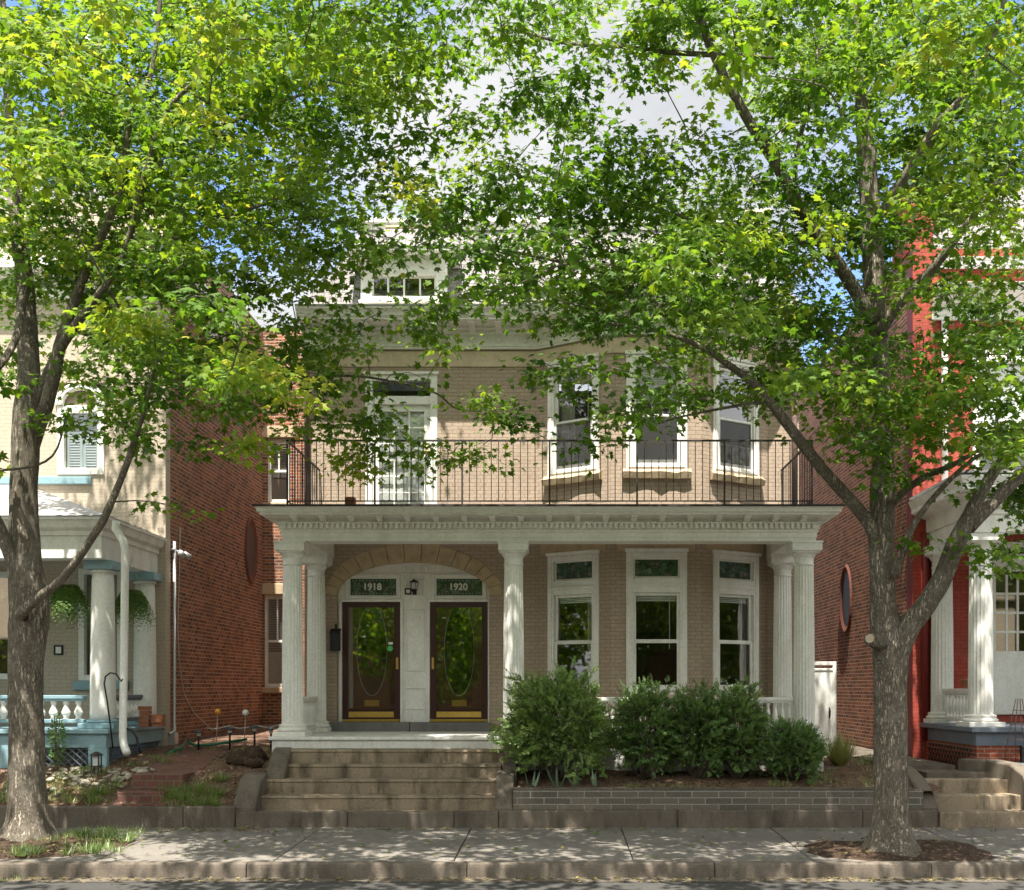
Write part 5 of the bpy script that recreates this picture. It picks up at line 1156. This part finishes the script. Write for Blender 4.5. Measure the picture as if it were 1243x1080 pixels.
def clear_limb(side, x, Y, z):
    """boughs grow mostly on the house side of the big limbs, so that trunk and limbs stay in view from the street"""
    Lm = LIMBPX[side]; lx = VX + Lm[:, 0] * F / Lm[:, 1]; ly = VY - (Lm[:, 2] - EYE) * F / Lm[:, 1]
    d = np.hypot(lx - (VX + x * F / Y), ly - (VY - (z - EYE) * F / Y)); j = int(np.argmin(d))
    return d[j] < 34 and Y < Lm[j, 1] + .35 and RNG.random() < .8
def bough(side, x, Y, z, vis, n, tint, lim=19.6):
    """a flat layer of leafy sprays round one bough tip; sags a little outwards from the trunk"""
    T = TREES[side]; out = unit(np.array([x - T['x'], Y - T['Y'], 0.0])); sag = RNG.uniform(.05, .35); w = RNG.uniform(.24, .40)
    for _ in range(n):
        o = RNG.normal(size=3) * np.array([w, w, .075]); o[2] -= sag * float(o @ out)
        clusters[side].append((x + o[0], min(Y + o[1], lim), z + o[2], vis, tint + RNG.normal() * .05))
for r, row in enumerate(GRID):
    for c, chd in enumerate(row):
        v = int(chd)
        n = v * {0: 0, 1: .09, 2: .095, 3: .11, 4: .125, 5: .15, 6: .18, 7: .205, 8: .255}[v]; n = int(n) + (RNG.random() < n - int(n))
        for _ in range(n):
            px = (c + RNG.random()) * 40; py = (r + RNG.random()) * 40
            if py > 250 and 700 > px > 440 : side = 'left' if px < 480 + RNG.normal() * 25 and py > 330 else 'right'
            else: side = 'left' if px < 505 + RNG.normal() * 22 else 'right'
            if py > 390 and px < 640: side = 'left'
            T = TREES[side]; near = False
            for _t in range(40):
                if r >= 12: Y = T['Y'] - .6 + RNG.normal() * .9
                else: Y = T['Y'] - .2 + RNG.normal() * 1.7
                if py > 390 and 330 < px < 660: Y = 16.4 + RNG.normal() * .5
                x, z = X(px, Y), Z(py, Y)
                if not (9.8 < Y < ymax_for(px, z, x) - .3): continue
                if (x - T['x']) ** 2 + (Y - T['Y']) ** 2 > 7.4 ** 2 and not (330 < px < 660): continue
                if clear_limb(side, x, Y, z): continue
                break
            else: continue
            # sunlight painted into the tint: outer boughs yellower, inner ones a deeper green
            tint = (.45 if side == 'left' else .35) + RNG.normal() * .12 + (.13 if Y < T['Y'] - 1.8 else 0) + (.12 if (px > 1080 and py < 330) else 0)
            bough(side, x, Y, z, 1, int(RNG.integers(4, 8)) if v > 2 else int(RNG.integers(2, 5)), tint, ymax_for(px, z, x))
# the part of each crown above and beside the picture
for side, T in TREES.items():
    k = 0
    while k < 36:
        q = RNG.normal(size=3); q = q / np.linalg.norm(q) * RNG.random() ** .4
        x, Y, z = T['x'] + q[0] * 5.6, T['Y'] - .2 + q[1] * 4.4, 10.2 + q[2] * 4.2
        px, py = VX + x * F / Y, VY - (z - EYE) * F / Y
        if (-50 < px < 1290 and py > -45) or z < 5.2 or Y > 19 or (-5.5 < x < 5.2 and Y > 20.6 - (z - 3) / 2.75): continue
        bough(side, x, Y, z, 0, 4, .45); k += 1
for _ in range(36):     # boughs added above the picture to shade the sidewalk
    x = RNG.uniform(-4.2, 2.4); Y = RNG.uniform(9.6, 13.2); z = Z(-45, Y) + RNG.uniform(.15, 1.5)
    bough('left' if x < -1.2 else 'right', x, Y, z, 0, 5, .45)

for _ in range(34):     # more unseen boughs, added further out to shade kerb and road
    x = RNG.uniform(-8.5, 7); Y = RNG.uniform(8.9, 11); z = Z(-50, Y) + RNG.uniform(.2, 1.4)
    bough('left' if x < -1.2 else 'right', x, Y, z, 0, 5, .45)

for side, T in TREES.items():      # leafy ends on the limbs that run out of the picture
    for l in T['limbs'] + [T['trunk']]:
        for (a, b, c, r_), (a2, b2, c2, r2) in zip(l[-3:], l[-2:]):
            for t in (.35, .7, 1.0):
                px, py = a + (a2 - a) * t, b + (b2 - b) * t
                if -25 < px < 1265 and py > -25: continue
                p = W(px, py, T['Y'] + c + (c2 - c) * t); bough(side, p.x, p.y, p.z + .1, 0, 4, .42)

def grow(side, T):
    t = thing('maple_tree', T['label'], 'tree', (T['x'], T['Y'], 0))
    pth, rad = traced(T['trunk'], T['Y'])
    m = MB(); rad = [q * (.73 if side == 'left' else .78) for q in rad]; m.tube(pth, rad, 22, True, .035)
    ax = pth[0]
    for i, v in enumerate(m.v):      # root flare: buttress lobes that die out half a metre up
        h = max(0, 1 - max(0, v.z) / .55) ** 2
        if h > 0:
            th = math.atan2(v.y - ax.y, v.x - ax.x); k = 1 + h * (.34 + .16 * math.sin(3 * th + 1.1 + ax.x) + .13 * math.sin(5 * th + ax.y) + .08 * math.sin(9 * th))
            m.v[i] = Vector((ax.x + (v.x - ax.x) * k, ax.y + (v.y - ax.y) * k, v.z))
    m.build('trunk', M['bark'], t)
    nodes = [np.array(p) for p, q in zip(pth, rad) if p.z > 4.5 and q < .19][::2]
    for l in T['limbs']:
        pth, rad = traced(l, T['Y']); rad = [w_ * (.70 if side == 'left' else .82) for w_ in rad]; q = MB(); q.tube(pth, rad, 12 if rad[0] > .06 else 8, True, .06); q.build('limb', M['bark'], t)
        nodes += [np.array(p) for p in pth[2::2]]
    tw = MB()
    for l in T['twigs']: pth, rad = traced(l, T['Y']); tw.tube(pth, rad, 5)
    cl = np.array(clusters[side]); nd = np.array(nodes)
    d0 = np.array([np.min(np.linalg.norm(nd - c[:3], axis=1)) for c in cl])
    order = np.argsort(d0); nd = np.vstack([nd, np.zeros((len(cl) * 14, 3))]); cnt = len(nodes); dirs = np.zeros((len(cl), 3))
    for i in order:
        c = cl[i, :3]; dv = nd[:cnt] - c; dd = np.linalg.norm(dv, axis=1) + .35 * np.maximum(0, dv[:, 2]); j = int(np.argmin(dd)); a = nd[j].copy(); v = c - a; l = np.linalg.norm(v)
        n = min(12, max(2, int(l / .22))); pts = [a]
        side_v = RNG.normal(size=3) * .17 * l
        for k in range(1, n + 1):
            s = k / n; p = a + v * s + side_v * math.sin(math.pi * s) + RNG.normal(size=3) * .018 + np.array([0, 0, .10 * l * math.sin(math.pi * s)])
            pts.append(p); nd[cnt] = p; cnt += 1
        dirs[i] = unit(pts[-1] - pts[-2])
        r0 = min(.022, .0045 + .0065 * l); tw.tube([Vector(p) for p in pts], [r0 + (.003 - r0) * k / n for k in range(n + 1)], 5)
    o = tw.build('twigs', M['bark'], t); o['kind'] = 'stuff'
    # leaves
    P = []; A = []; Nn = []; S = []; Tn = []
    for i in range(len(cl)):
        vis = cl[i, 3]; n = int(RNG.integers(25, 44)) if vis else int(RNG.integers(14, 20)); c = cl[i, :3]; d = dirs[i]; base = cl[i, 4]
        off = RNG.normal(size=(n, 3)) * np.array([.16, .16, .07]) + np.outer(RNG.uniform(-.22, .12, n), d)
        pos = c + off; h = off.copy(); h[:, 2] = h[:, 2] * .5 - .09; h += RNG.normal(size=(n, 3)) * .09
        nn = np.array([0, -.45, .9]) + RNG.normal(size=(n, 3)) * .42
        P.append(pos); A.append(unit(h)); Nn.append(unit(nn)); S.append(RNG.uniform(.058, .122, n) * (1 if vis else 1.5)); Tn.append(base + RNG.normal(size=n) * .11)
    S = np.concatenate(S)
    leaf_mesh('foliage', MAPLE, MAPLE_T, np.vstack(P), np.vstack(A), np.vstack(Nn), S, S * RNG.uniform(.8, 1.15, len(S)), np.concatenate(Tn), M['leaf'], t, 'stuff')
    return t
for side, T in TREES.items():
    tree_o = grow(side, T)
    if side == 'right':
        cs = quick('cut_stub', M['bark'], tree_o, lambda m: m.tube([W(1072, 781, 14.3), W(1060, 777, 14.14), W(1056, 775, 14.07)], [.12, .095, .085], 14)); quick('cut_face', M['cut_wood'], cs, lambda m: m.tube([W(1056.5, 775, 14.08), W(1055.6, 774.8, 14.055)], [.06, .056], 16, False))
    else:
        quick('limb_scar', M['black'], tree_o, lambda m: m.tube([W(30, 749, 15.06), W(30, 750, 15.005)], [.05, .042], 12))

# ================================================================== shrubs and bed plants
def yew(label, pxs, py0, py1, Y, nspray, cols=.4, shape=1.0):
    x0, x1 = X(pxs[0], Y), X(pxs[1], Y); z0, z1 = zr(0, Y) - .02, Z(py0, Y); cx = (x0 + x1) / 2; hw = (x1 - x0) / 2 * .81; z1 = z0 + (z1 - z0) * .92
    t = thing('yew_shrub', label, 'shrub', (cx, Y, z0), 'evergreen shrubs in front of the porch')
    st = MB(); P = []; A = []; Nn = []; S = []; Tn = []
    stems = []
    for k in range(14):
        a = RNG.uniform(0, 6.28); rr = RNG.random() ** .6; tip = np.array([cx + hw * .8 * rr * math.cos(a), Y + hw * .75 * rr * math.sin(a), z0 + (z1 - z0) * RNG.uniform(.55, .95) * (1 - .35 * rr * rr)])
        b = np.array([cx + hw * .15 * math.cos(a), Y + hw * .15 * math.sin(a), z0]); mid = (b + tip) / 2 + np.array([.1 * math.cos(a), .1 * math.sin(a), -.05])
        st.tube([Vector(b), Vector(mid), Vector(tip)], [.022, .015, .006], 6); stems.append((b, mid, tip))
    for k in range(nspray):
        while True:
            q = RNG.normal(size=3); q /= np.linalg.norm(q); rad = RNG.uniform(.25, 1.0) ** .5
            if q[2] > -.75: break
        lump = (1.18 if k % 11 == 0 else 1) + .17 * math.sin(4 * math.atan2(q[1], q[0]) + cx * 5) + .15 * math.sin(7 * q[2] + 3 * q[0] + Y)
        hz = (z1 - z0) / 2
        c = np.array([cx + q[0] * hw * rad * lump, Y + q[1] * min(hw, .75) * rad * lump, z0 + hz * 1.0 + q[2] * hz * rad * lump * shape])
        if c[2] < z0 + .03: continue
        d = unit(q * np.array([1, 1, .7]) + np.array([0, 0, .25]) + RNG.normal(size=3) * .4); ln = RNG.uniform(.08, .18); n = int(ln / .011)
        sd = unit(np.cross(d, RNG.normal(size=3))); up = np.cross(sd, d)
        st.tube([Vector(c - d * .08), Vector(c + d * ln)], [.004, .002], 4)
        s_ = np.linspace(0, 1, n); sg = np.where(np.arange(n) % 2 == 0, 1, -1)
        P.append(c + np.outer(s_ * ln, d)); A.append(np.outer(sg * (1 - .3 * s_), sd) + d * .75 + RNG.normal(size=(n, 3)) * .15); Nn.append(up + RNG.normal(size=(n, 3)) * .25)
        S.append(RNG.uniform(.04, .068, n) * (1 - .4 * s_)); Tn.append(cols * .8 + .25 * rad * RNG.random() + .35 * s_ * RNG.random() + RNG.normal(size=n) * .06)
    st.build('stems', M['bark'], t)['kind'] = 'stuff'
    S = np.concatenate(S); leaf_mesh('foliage', OVAL, OVAL_T, np.vstack(P), np.vstack(A), np.vstack(Nn), S, S * .46, np.concatenate(Tn), M['yew'], t, 'stuff')
yew('largest and brightest evergreen shrub, beside the front steps below the middle column', (601, 754), 808, 950, 17.55, 3600, .70)
yew('dark evergreen shrub with a pointed top next to the largest shrub', (742, 826), 820, 945, 17.7, 1500, .44)
yew('dark evergreen shrub under the third ground-floor window, with a slim peak', (812, 884), 826, 945, 17.7, 1450, .40)
yew('dark evergreen shrub with a tall peak in front of the porch balusters', (858, 932), 824, 942, 17.75, 1450, .46)
yew('lowest evergreen shrub, spreading below the right porch column', (924, 1004), 874, 938, 17.6, 1200, .34)
def tuft(P, A, Nn, S, Wd, Tn, x, y, z, n, h, spread, wid, tint=.5):
    a = RNG.uniform(0, 6.28, n); lean = RNG.uniform(.1, 1, n) * spread
    P.append(np.stack([x + .05 * np.cos(a), y + .05 * np.sin(a), np.full(n, z)], 1)); A.append(np.stack([np.cos(a) * lean, np.sin(a) * lean, np.ones(n)], 1))
    Nn.append(np.stack([-np.cos(a), -np.sin(a), lean], 1)); S.append(h * RNG.uniform(.5, 1, n)); Wd.append(wid * RNG.uniform(.7, 1.2, n)); Tn.append(tint + RNG.normal(size=n) * .15)
def arching(name, label, cat, mat, x, y, z, n, h, spread, wid, tint, group=None, droop=.55):
    """clump of arching blades"""
    P = []; A = []; Nn = []; S = []; Wd = []; Tn = []; tuft(P, A, Nn, S, Wd, Tn, x, y, z, n, h, spread, wid, tint)
    tv = BLADE.copy(); tv[:, 2] = -droop * tv[:, 1] ** 2 * .6
    o = leaf_mesh(name, tv, BLADE_T, np.vstack(P), np.vstack(A), -np.vstack(Nn), np.concatenate(S), np.concatenate(Wd), np.concatenate(Tn), mat)
    return tag(o, label, cat, group)
def iris(px, py, Y, lab, n=8, h=.42):
    x = X(px, Y); arching('iris_plant', lab, 'plant', M['iris'], x, Y, zr(x, Y) - .02, n, h, .75, .05, .5, 'iris fans in the shrub bed', .1)
iris(646, 950, 17.1, 'slim iris fan nearest the front steps cheek wall', 4, .36); iris(677, 953, 17.08, 'widest pale iris fan with leaning blades in front of the big shrub', 9, .45)
iris(699, 950, 17.1, 'upright pale iris fan at the right of the widest one', 7, .42); iris(722, 950, 17.15, 'two-bladed green iris standing furthest along the wall towards the middle window', 3, .44)
x = X(1019, 19); arching('ornamental_grass', 'bright yellow-green arching grass clump between shrub and brick wall', 'plant', M['blade'], x, 19.0, zr(x, 19) - .02, 420, .66, 1.5, .014, 1.2)
def grass(name, label, pts, mat=M['blade'], zf=None, h=.2, n=26, tint=.5):
    P = []; A = []; Nn = []; S = []; Wd = []; Tn = []
    for x, y, k in pts: [tuft(P, A, Nn, S, Wd, Tn, x + RNG.normal() * .07, y + RNG.normal() * .07, zf(x, y) - .01, max(3, int(n * k * .6)), h * (.35 + .4 * k), 2.6, .011, tint) for _ in range(3)]
    tv = BLADE.copy(); tv[:, 2] = -.35 * tv[:, 1] ** 2
    return tag(leaf_mesh(name, tv, BLADE_T, np.vstack(P), np.vstack(A), -np.vstack(Nn), np.concatenate(S), np.concatenate(Wd), np.concatenate(Tn), mat), label, 'grass', kind='stuff')
pit = lambda x, y: -.02 + (y - 13.83) * .0228 + .05
def px_pts(L_, Y0=None): return [(X(px, Y), Y, k) for px, py, Y, k in L_]
def spr(px0, px1, Ya, Yb, n): return [(X(RNG.uniform(px0, px1), (Ya + Yb) / 2), RNG.uniform(Ya, Yb), RNG.uniform(.4, 1.1)) for _ in range(n)]
grass('grass', 'loose green grass tufts around the base of the cream house maple', spr(70, 120, 15.0, 15.9, 16) + spr(20, 40, 14.0, 14.3, 7) + spr(95, 120, 14.1, 14.6, 8) + spr(130, 175, 15.3, 15.9, 10) + spr(0, 175, 14, 16, 8), zf=pit, h=.24, n=22)
grass('grass', 'green grass growing on the mulch bank beside the brick steps', spr(200, 245, 16.85, 17.3, 18) + spr(240, 275, 17.1, 17.6, 12) + spr(250, 265, 16.83, 17.0, 7), zf=zl, h=.3, n=28, tint=.6)
grass('grass', 'grassy ground cover between the pale rocks under the blue porch', spr(55, 140, 16.9, 17.5, 34) + spr(0, 30, 16.9, 17.8, 16) + spr(75, 125, 17.5, 17.9, 10) + spr(165, 215, 18.0, 18.8, 8), zf=zl, h=.24, n=24, tint=.6)
grass('grass', 'sparse weeds along the top of the paver wall and right bed', spr(760, 800, 16.9, 17.1, 3) + spr(820, 850, 16.9, 17.2, 3) + spr(930, 960, 16.95, 17.3, 4) + spr(985, 1100, 16.95, 18.4, 22) + spr(1000, 1090, 18.5, 22, 40), zf=zr, h=.2, n=16, tint=.7)
grass('grass', 'small weeds by the brick wall and path lights', spr(245, 345, 19.7, 20.2, 14), zf=zl, h=.14, n=10, tint=.9)
grass('grass', 'little weeds in the sidewalk joints and gutter', [(X(228, 16.4), 16.5, .6), (X(385, 16.7), 16.66, .3), (X(1110, 15), 16.5, .3), (X(20, 13.5), 13.5, .7), (X(332, 13.5), 13.5, .2)], zf=lambda x, y: .03 if y > 14 else -.19, h=.12, n=18)
def bush(name, label, cat, x, y, z0, z1, r, n, mat, size, tint):
    t = thing(name, label, cat, (x, y, z0)); P = []; q = RNG.normal(size=(n, 3)); q = unit(q) * RNG.random((n, 1)) ** .4
    zc = (z0 + z1) / 2; P = np.stack([x + q[:, 0] * r, y + q[:, 1] * r, zc + q[:, 2] * (z1 - z0) / 2], 1)
    leaf_mesh('foliage', OVAL, OVAL_T, P, q + RNG.normal(size=(n, 3)) * .6 + np.array([0, 0, .4]), RNG.normal(size=(n, 3)) + np.array([0, -.4, .6]), size * RNG.uniform(.6, 1.1, n), size * .55 * RNG.uniform(.7, 1.1, n), tint + RNG.normal(size=n) * .15, mat, t, 'stuff')
    quick('stem', M['bark'], t, lambda m: [m.tube([(x, y, z0), (x + random.uniform(-.5, .5) * r, y + random.uniform(-.5, .5) * r, z1 - .1)], [.012, .005], 5) for _ in range(4)])
xb = X(69, 17.75); bush('columnar_shrub', 'slim upright dark shrub against the blue porch lattice', 'shrub', xb, 17.75, .85, Z(865, 17.75), .125, 520, M['yew'], .05, .35)
def fern(px, py, Y, label, r):
    x, z = X(px, Y), Z(py, Y); t = thing('hanging_fern', label, 'hanging plant', (x, Y, z), 'hanging ferns on the cream house porch')
    quick('basket', M['soil'], t, lambda m: m.lathe((x, Y, z), [(.08, -.12), (.15, -.05), (.17, .06), (.15, .06)], 14))
    quick('hanger', M['wire'], t, lambda m: [m.tube([(x + .16 * math.cos(a), Y + .16 * math.sin(a), z + .05), (x, Y, z + .65)], .004, 4) for a in (0, 2.1, 4.2)] + [m.tube([(x, Y, z + .65), (x, Y, 4.49)], .004, 4)])
    P = []; A = []; Nn = []; S = []; Tn = []
    for k in range(210):
        a = RNG.uniform(0, 6.28); l = r * RNG.uniform(.7, 1.15); lift = RNG.uniform(.1, .9); n = 20; s = np.linspace(0.05, 1, n)
        cx = x + np.cos(a) * l * s * .95; cy = Y + np.sin(a) * l * s * .95; cz = z + .05 + l * (lift * s - (lift + 1.35) * s * s)
        sg = np.where(np.arange(n) % 2, 1, -1); P.append(np.stack([cx, cy, cz], 1)); A.append(np.stack([-np.sin(a) * sg + np.cos(a) * .4, np.cos(a) * sg + np.sin(a) * .4, -.25 * np.ones(n)], 1))
        Nn.append(np.array([np.cos(a), np.sin(a), .7]) + RNG.normal(size=(n, 3)) * .35); S.append(.11 * (1.05 - s * .75)); Tn.append(RNG.uniform(.35, 1.1) + RNG.normal(size=n) * .08)
    S = np.concatenate(S); leaf_mesh('fronds', OVAL, OVAL_T, np.vstack(P), np.vstack(A), np.vstack(Nn), S, S * .4, np.concatenate(Tn), M['fern'], t, 'stuff')
fern(83, 716, 18.6, 'hanging fern in front of the cream wall between the trunk and the porch column', .44); fern(160, 722, 19.2, 'hanging fern behind the white downspout of the cream house', .42)
# fallen leaves and seeds
def litter(name, label, n, fn, size, tint, mat=M['litter']):
    P = []; 
    for _ in range(n): P.append(fn())
    return tag(leaf_mesh(name, MAPLE, MAPLE_T, np.array(P), RNG.normal(size=(n, 3)) * np.array([1, 1, .12]), np.array([0, 0, 1.]) + RNG.normal(size=(n, 3)) * .3, size * RNG.uniform(.5, 1.2, n), size * RNG.uniform(.4, 1, n), tint + RNG.normal(size=n) * .25, mat), label, 'leaf litter', kind='stuff')
def wz(x, y): return -.008 + (y - 13.83) * .0228 + .012
def on_walk():
    if RNG.random() < .45: x, y = RNG.uniform(-7, 6.5), 16.55 - abs(RNG.normal()) * .12
    elif RNG.random() < .35: x, y = RNG.normal() * .6 - 5.1, RNG.uniform(16.2, 16.6)
    else: x, y = RNG.uniform(-7, 7), RNG.uniform(13.9, 16.5)
    return (x, y, wz(x, y))
litter('fallen_leaves', 'dry leaves and seeds scattered on the sidewalk', 700, on_walk, .055, .5)
litter('fallen_leaves', 'dry leaves gathered in the road gutter', 700, lambda: (RNG.uniform(-9, 7), 13.64 - abs(RNG.normal()) * .13, -.185), .055, .5)
def bed(): x, y = RNG.uniform(-.5, 5.4), RNG.uniform(16.95, 18.1); return (x, y, zr(x, y) + bumpy(x, y) + .012)
litter('fallen_leaves', 'dry leaves lying on the mulch of the shrub bed', 800, bed, .06, .35)
def bedl(): x, y = RNG.uniform(-7, -4.1), RNG.uniform(16.95, 20); return (x, y, zl(x, y) + bumpy(x, y) + .012)
litter('fallen_leaves', 'dry leaves lying on the mulch bank beside the cheek wall', 800, bedl, .06, .35)
litter('fallen_leaves', 'dry leaves lying on the soil of the tree pits', 420, lambda: (lambda x, y: (x, y, wz(x, y) + .06))(*((RNG.uniform(3.5, 5.3), RNG.uniform(13.95, 15.3)) if RNG.random() < .4 else (RNG.uniform(-8, -6), RNG.uniform(13.95, 15.9)))), .05, .4)
litter('fallen_leaves', 'fresh green leaves dropped on the sidewalk and road', 80, lambda: (lambda x, y: (x, y, wz(x, y) + .004))(RNG.uniform(-6, 6), RNG.uniform(13.9, 16.5)), .075, .45, M['leaf'])

# trees and houses across the street: out of the picture, but mirrored in the panes
def far_tree(x, y, h, r, label):
    t = thing('street_tree', label, 'tree', (x, y, -.2), 'trees across the street mirrored in the window panes')
    quick('trunk', M['bark'], t, lambda m: (m.tube([(x, y, -.2), (x + .1, y, h * .3), (x, y, h * .8)], [.3, .22, .06], 10), [m.tube([(x, y, h * .3), (x + r * .6 * math.cos(a), y + r * .6 * math.sin(a), h * .65)], [.12, .03], 6) for a in (0, 1.3, 2.6, 3.9, 5.2)]))
    n = 9000; q = unit(RNG.normal(size=(n, 3))) * RNG.random((n, 1)) ** .35; lump = 1 + .2 * np.sin(5 * q[:, :1] + x) * np.sin(4 * q[:, 2:] + y)
    P = np.array([x, y, h * .57]) + q * lump * np.array([r, r, h * .42]); leaf_mesh('foliage', MAPLE, MAPLE_T, P, RNG.normal(size=(n, 3)), RNG.normal(size=(n, 3)) + np.array([0, 0, .8]), .26 * RNG.uniform(.6, 1.1, n), .26, .5 + RNG.normal(size=n) * .2, M['leaf'], t, 'stuff')
for k, (x, y, h, r) in enumerate(((-14, -7.5, 11, 4.2), (-6, -8.5, 10, 4), (2, -8, 12, 4.4), (10, -9, 11, 4.2), (20, -8, 11, 4.5), (-24, -8, 11, 4.5))):
    far_tree(x, y, h, r, ('broad street tree across the road mirrored in the cream house panes', 'street tree across the road mirrored in the glass of both front doors', 'tall street tree across the road mirrored in the bay windows', 'street tree across the road mirrored in the panes of the red house', 'street tree across the road beyond the red house', 'street tree across the road beyond the cream house')[k])
for k, (x, y, h, r) in enumerate(((-15.5, 15.0, 10, 3.6), (-25, 15.2, 11, 4.2), (16, 14.8, 10, 3.4), (25, 15.2, 11, 4.2))):
    far_tree(x, y, h, r, ('next street tree along the sidewalk past the cream house', 'second street tree along the sidewalk past the cream house', 'next street tree along the sidewalk past the red house', 'second street tree along the sidewalk past the red house')[k])
oh = thing('brick_terrace', 'long dark brick terrace across the road mirrored in the window panes', 'building', (0, -16, -.3))
quick('wall', M['red_brick'], oh, lambda m: m.wall((60, -16), (-60, -16), -.3, 10, [(1.5 + 3 * k, 2.7 + 3 * k, z, z + 1.9) for k in range(39) for z in (1.3, 4.8)], .2))
quick('room', M['dark_room'], oh, lambda m: m.box(-60, 60, -25, -16.8, -.3, 9.9))
quick('roof', M['slate'], oh, lambda m: m.add([(-60.5, -15.6, 9.95), (60.5, -15.6, 9.95), (60.5, -20, 12), (-60.5, -20, 12), (-60.5, -25, 9.95), (60.5, -25, 9.95)], [(1, 0, 3, 2), (2, 3, 4, 5)]))
# ================================================================== sky, sun, camera
w = bpy.data.worlds.new('World'); SC.world = w; w.use_nodes = True; nt = w.node_tree; nt.nodes.clear()
EL, AZ = R(70), R(-8)        # sun high above and behind the camera, slightly to the left
sky = N(nt, 'ShaderNodeTexSky', sky_type='NISHITA'); sky.sun_disc = False; sky.sun_elevation = EL; sky.sun_rotation = R(188); sky.altitude = 1200; sky.air_density = .9; sky.dust_density = .15; sky.ozone_density = 3.0
tc = N(nt, 'ShaderNodeTexCoord'); mp = N(nt, 'ShaderNodeMapping'); mp.inputs['Location'].default_value = (.12, 0, .35); mp.inputs['Scale'].default_value = (1.0, 1.0, 1.5); L(nt, tc.outputs['Generated'], mp.inputs[0])
n1 = noise(nt, mp.outputs[0], 1.9, 9, .58)
sx = N(nt, 'ShaderNodeSeparateXYZ'); L(nt, tc.outputs['Generated'], sx.inputs[0])
gs = N(nt, 'ShaderNodeMapRange', interpolation_type='SMOOTHSTEP'); ab = N(nt, 'ShaderNodeMath', operation='ABSOLUTE'); sh = N(nt, 'ShaderNodeMath', operation='SUBTRACT'); L(nt, sx.outputs[0], sh.inputs[0]); sh.inputs[1].default_value = .03
L(nt, sh.outputs[0], ab.inputs[0]); L(nt, ab.outputs[0], gs.inputs[0]); gs.inputs[1].default_value = .08; gs.inputs[2].default_value = .34; gs.inputs[3].default_value = .075; gs.inputs[4].default_value = -.06
bo = N(nt, 'ShaderNodeMath', operation='ADD'); L(nt, n1, bo.inputs[0]); L(nt, gs.outputs[0], bo.inputs[1])
bk = N(nt, 'ShaderNodeMapRange'); L(nt, sx.outputs[1], bk.inputs[0]); bk.inputs[1].default_value = .3; bk.inputs[2].default_value = -.3; bk.inputs[3].default_value = 0; bk.inputs[4].default_value = .22     # extra unseen cloud behind the camera, added as white fill light
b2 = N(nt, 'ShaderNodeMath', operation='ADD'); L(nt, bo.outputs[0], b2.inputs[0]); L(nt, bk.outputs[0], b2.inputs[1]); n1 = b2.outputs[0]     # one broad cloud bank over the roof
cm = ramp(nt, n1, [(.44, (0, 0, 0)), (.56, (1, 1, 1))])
n2 = noise(nt, mp.outputs[0], 5, 6, .6)
cc = ramp(nt, n2, [(.3, (1.7, 1.76, 1.88)), (.65, (2.6, 2.6, 2.6))])
bl = N(nt, 'ShaderNodeMapRange'); L(nt, sx.outputs[1], bl.inputs[0]); bl.inputs[1].default_value = .25; bl.inputs[2].default_value = -.25; bl.inputs[3].default_value = 1; bl.inputs[4].default_value = 2.6     # unseen clouds behind the camera, brightened to add fill light
sc2 = N(nt, 'ShaderNodeVectorMath', operation='SCALE'); L(nt, cc, sc2.inputs[0]); L(nt, bl.outputs[0], sc2.inputs['Scale']); cc = sc2.outputs[0]
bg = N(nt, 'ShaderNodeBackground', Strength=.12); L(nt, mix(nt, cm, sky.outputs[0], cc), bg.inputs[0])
o = N(nt, 'ShaderNodeOutputWorld'); L(nt, bg.outputs[0], o.inputs[0])
sl = bpy.data.lights.new('sun', 'SUN'); sl.energy = 4.4; sl.angle = R(.53); sl.color = (1, .95, .865)
so = bpy.data.objects.new('sun', sl); COL.objects.link(so)
d = Vector((math.sin(AZ) * math.cos(EL), -math.cos(AZ) * math.cos(EL), math.sin(EL)))   # towards the sun
so.rotation_euler = d.to_track_quat('Z', 'Y').to_euler(); so.location = (0, -20, 40)
cam = bpy.data.cameras.new('camera'); co = bpy.data.objects.new('camera', cam); COL.objects.link(co); SC.camera = co
co.location = (0, 0, EYE); co.rotation_euler = (R(90), 0, 0)
cam.sensor_width = 36; cam.lens = F / 1243 * 36; cam.shift_x = -(VX - 621.5) / 1243; cam.shift_y = (VY - 540) / 1243; cam.clip_end = 2000
SC.view_settings.view_transform = 'Standard'; SC.view_settings.look = 'None'; SC.view_settings.exposure = 1.68; SC.view_settings.gamma = 1
SC.cycles.max_bounces = 8; SC.cycles.transparent_max_bounces = 16; SC.cycles.transmission_bounces = 6; SC.cycles.diffuse_bounces = 4; SC.cycles.sample_clamp_indirect = 6
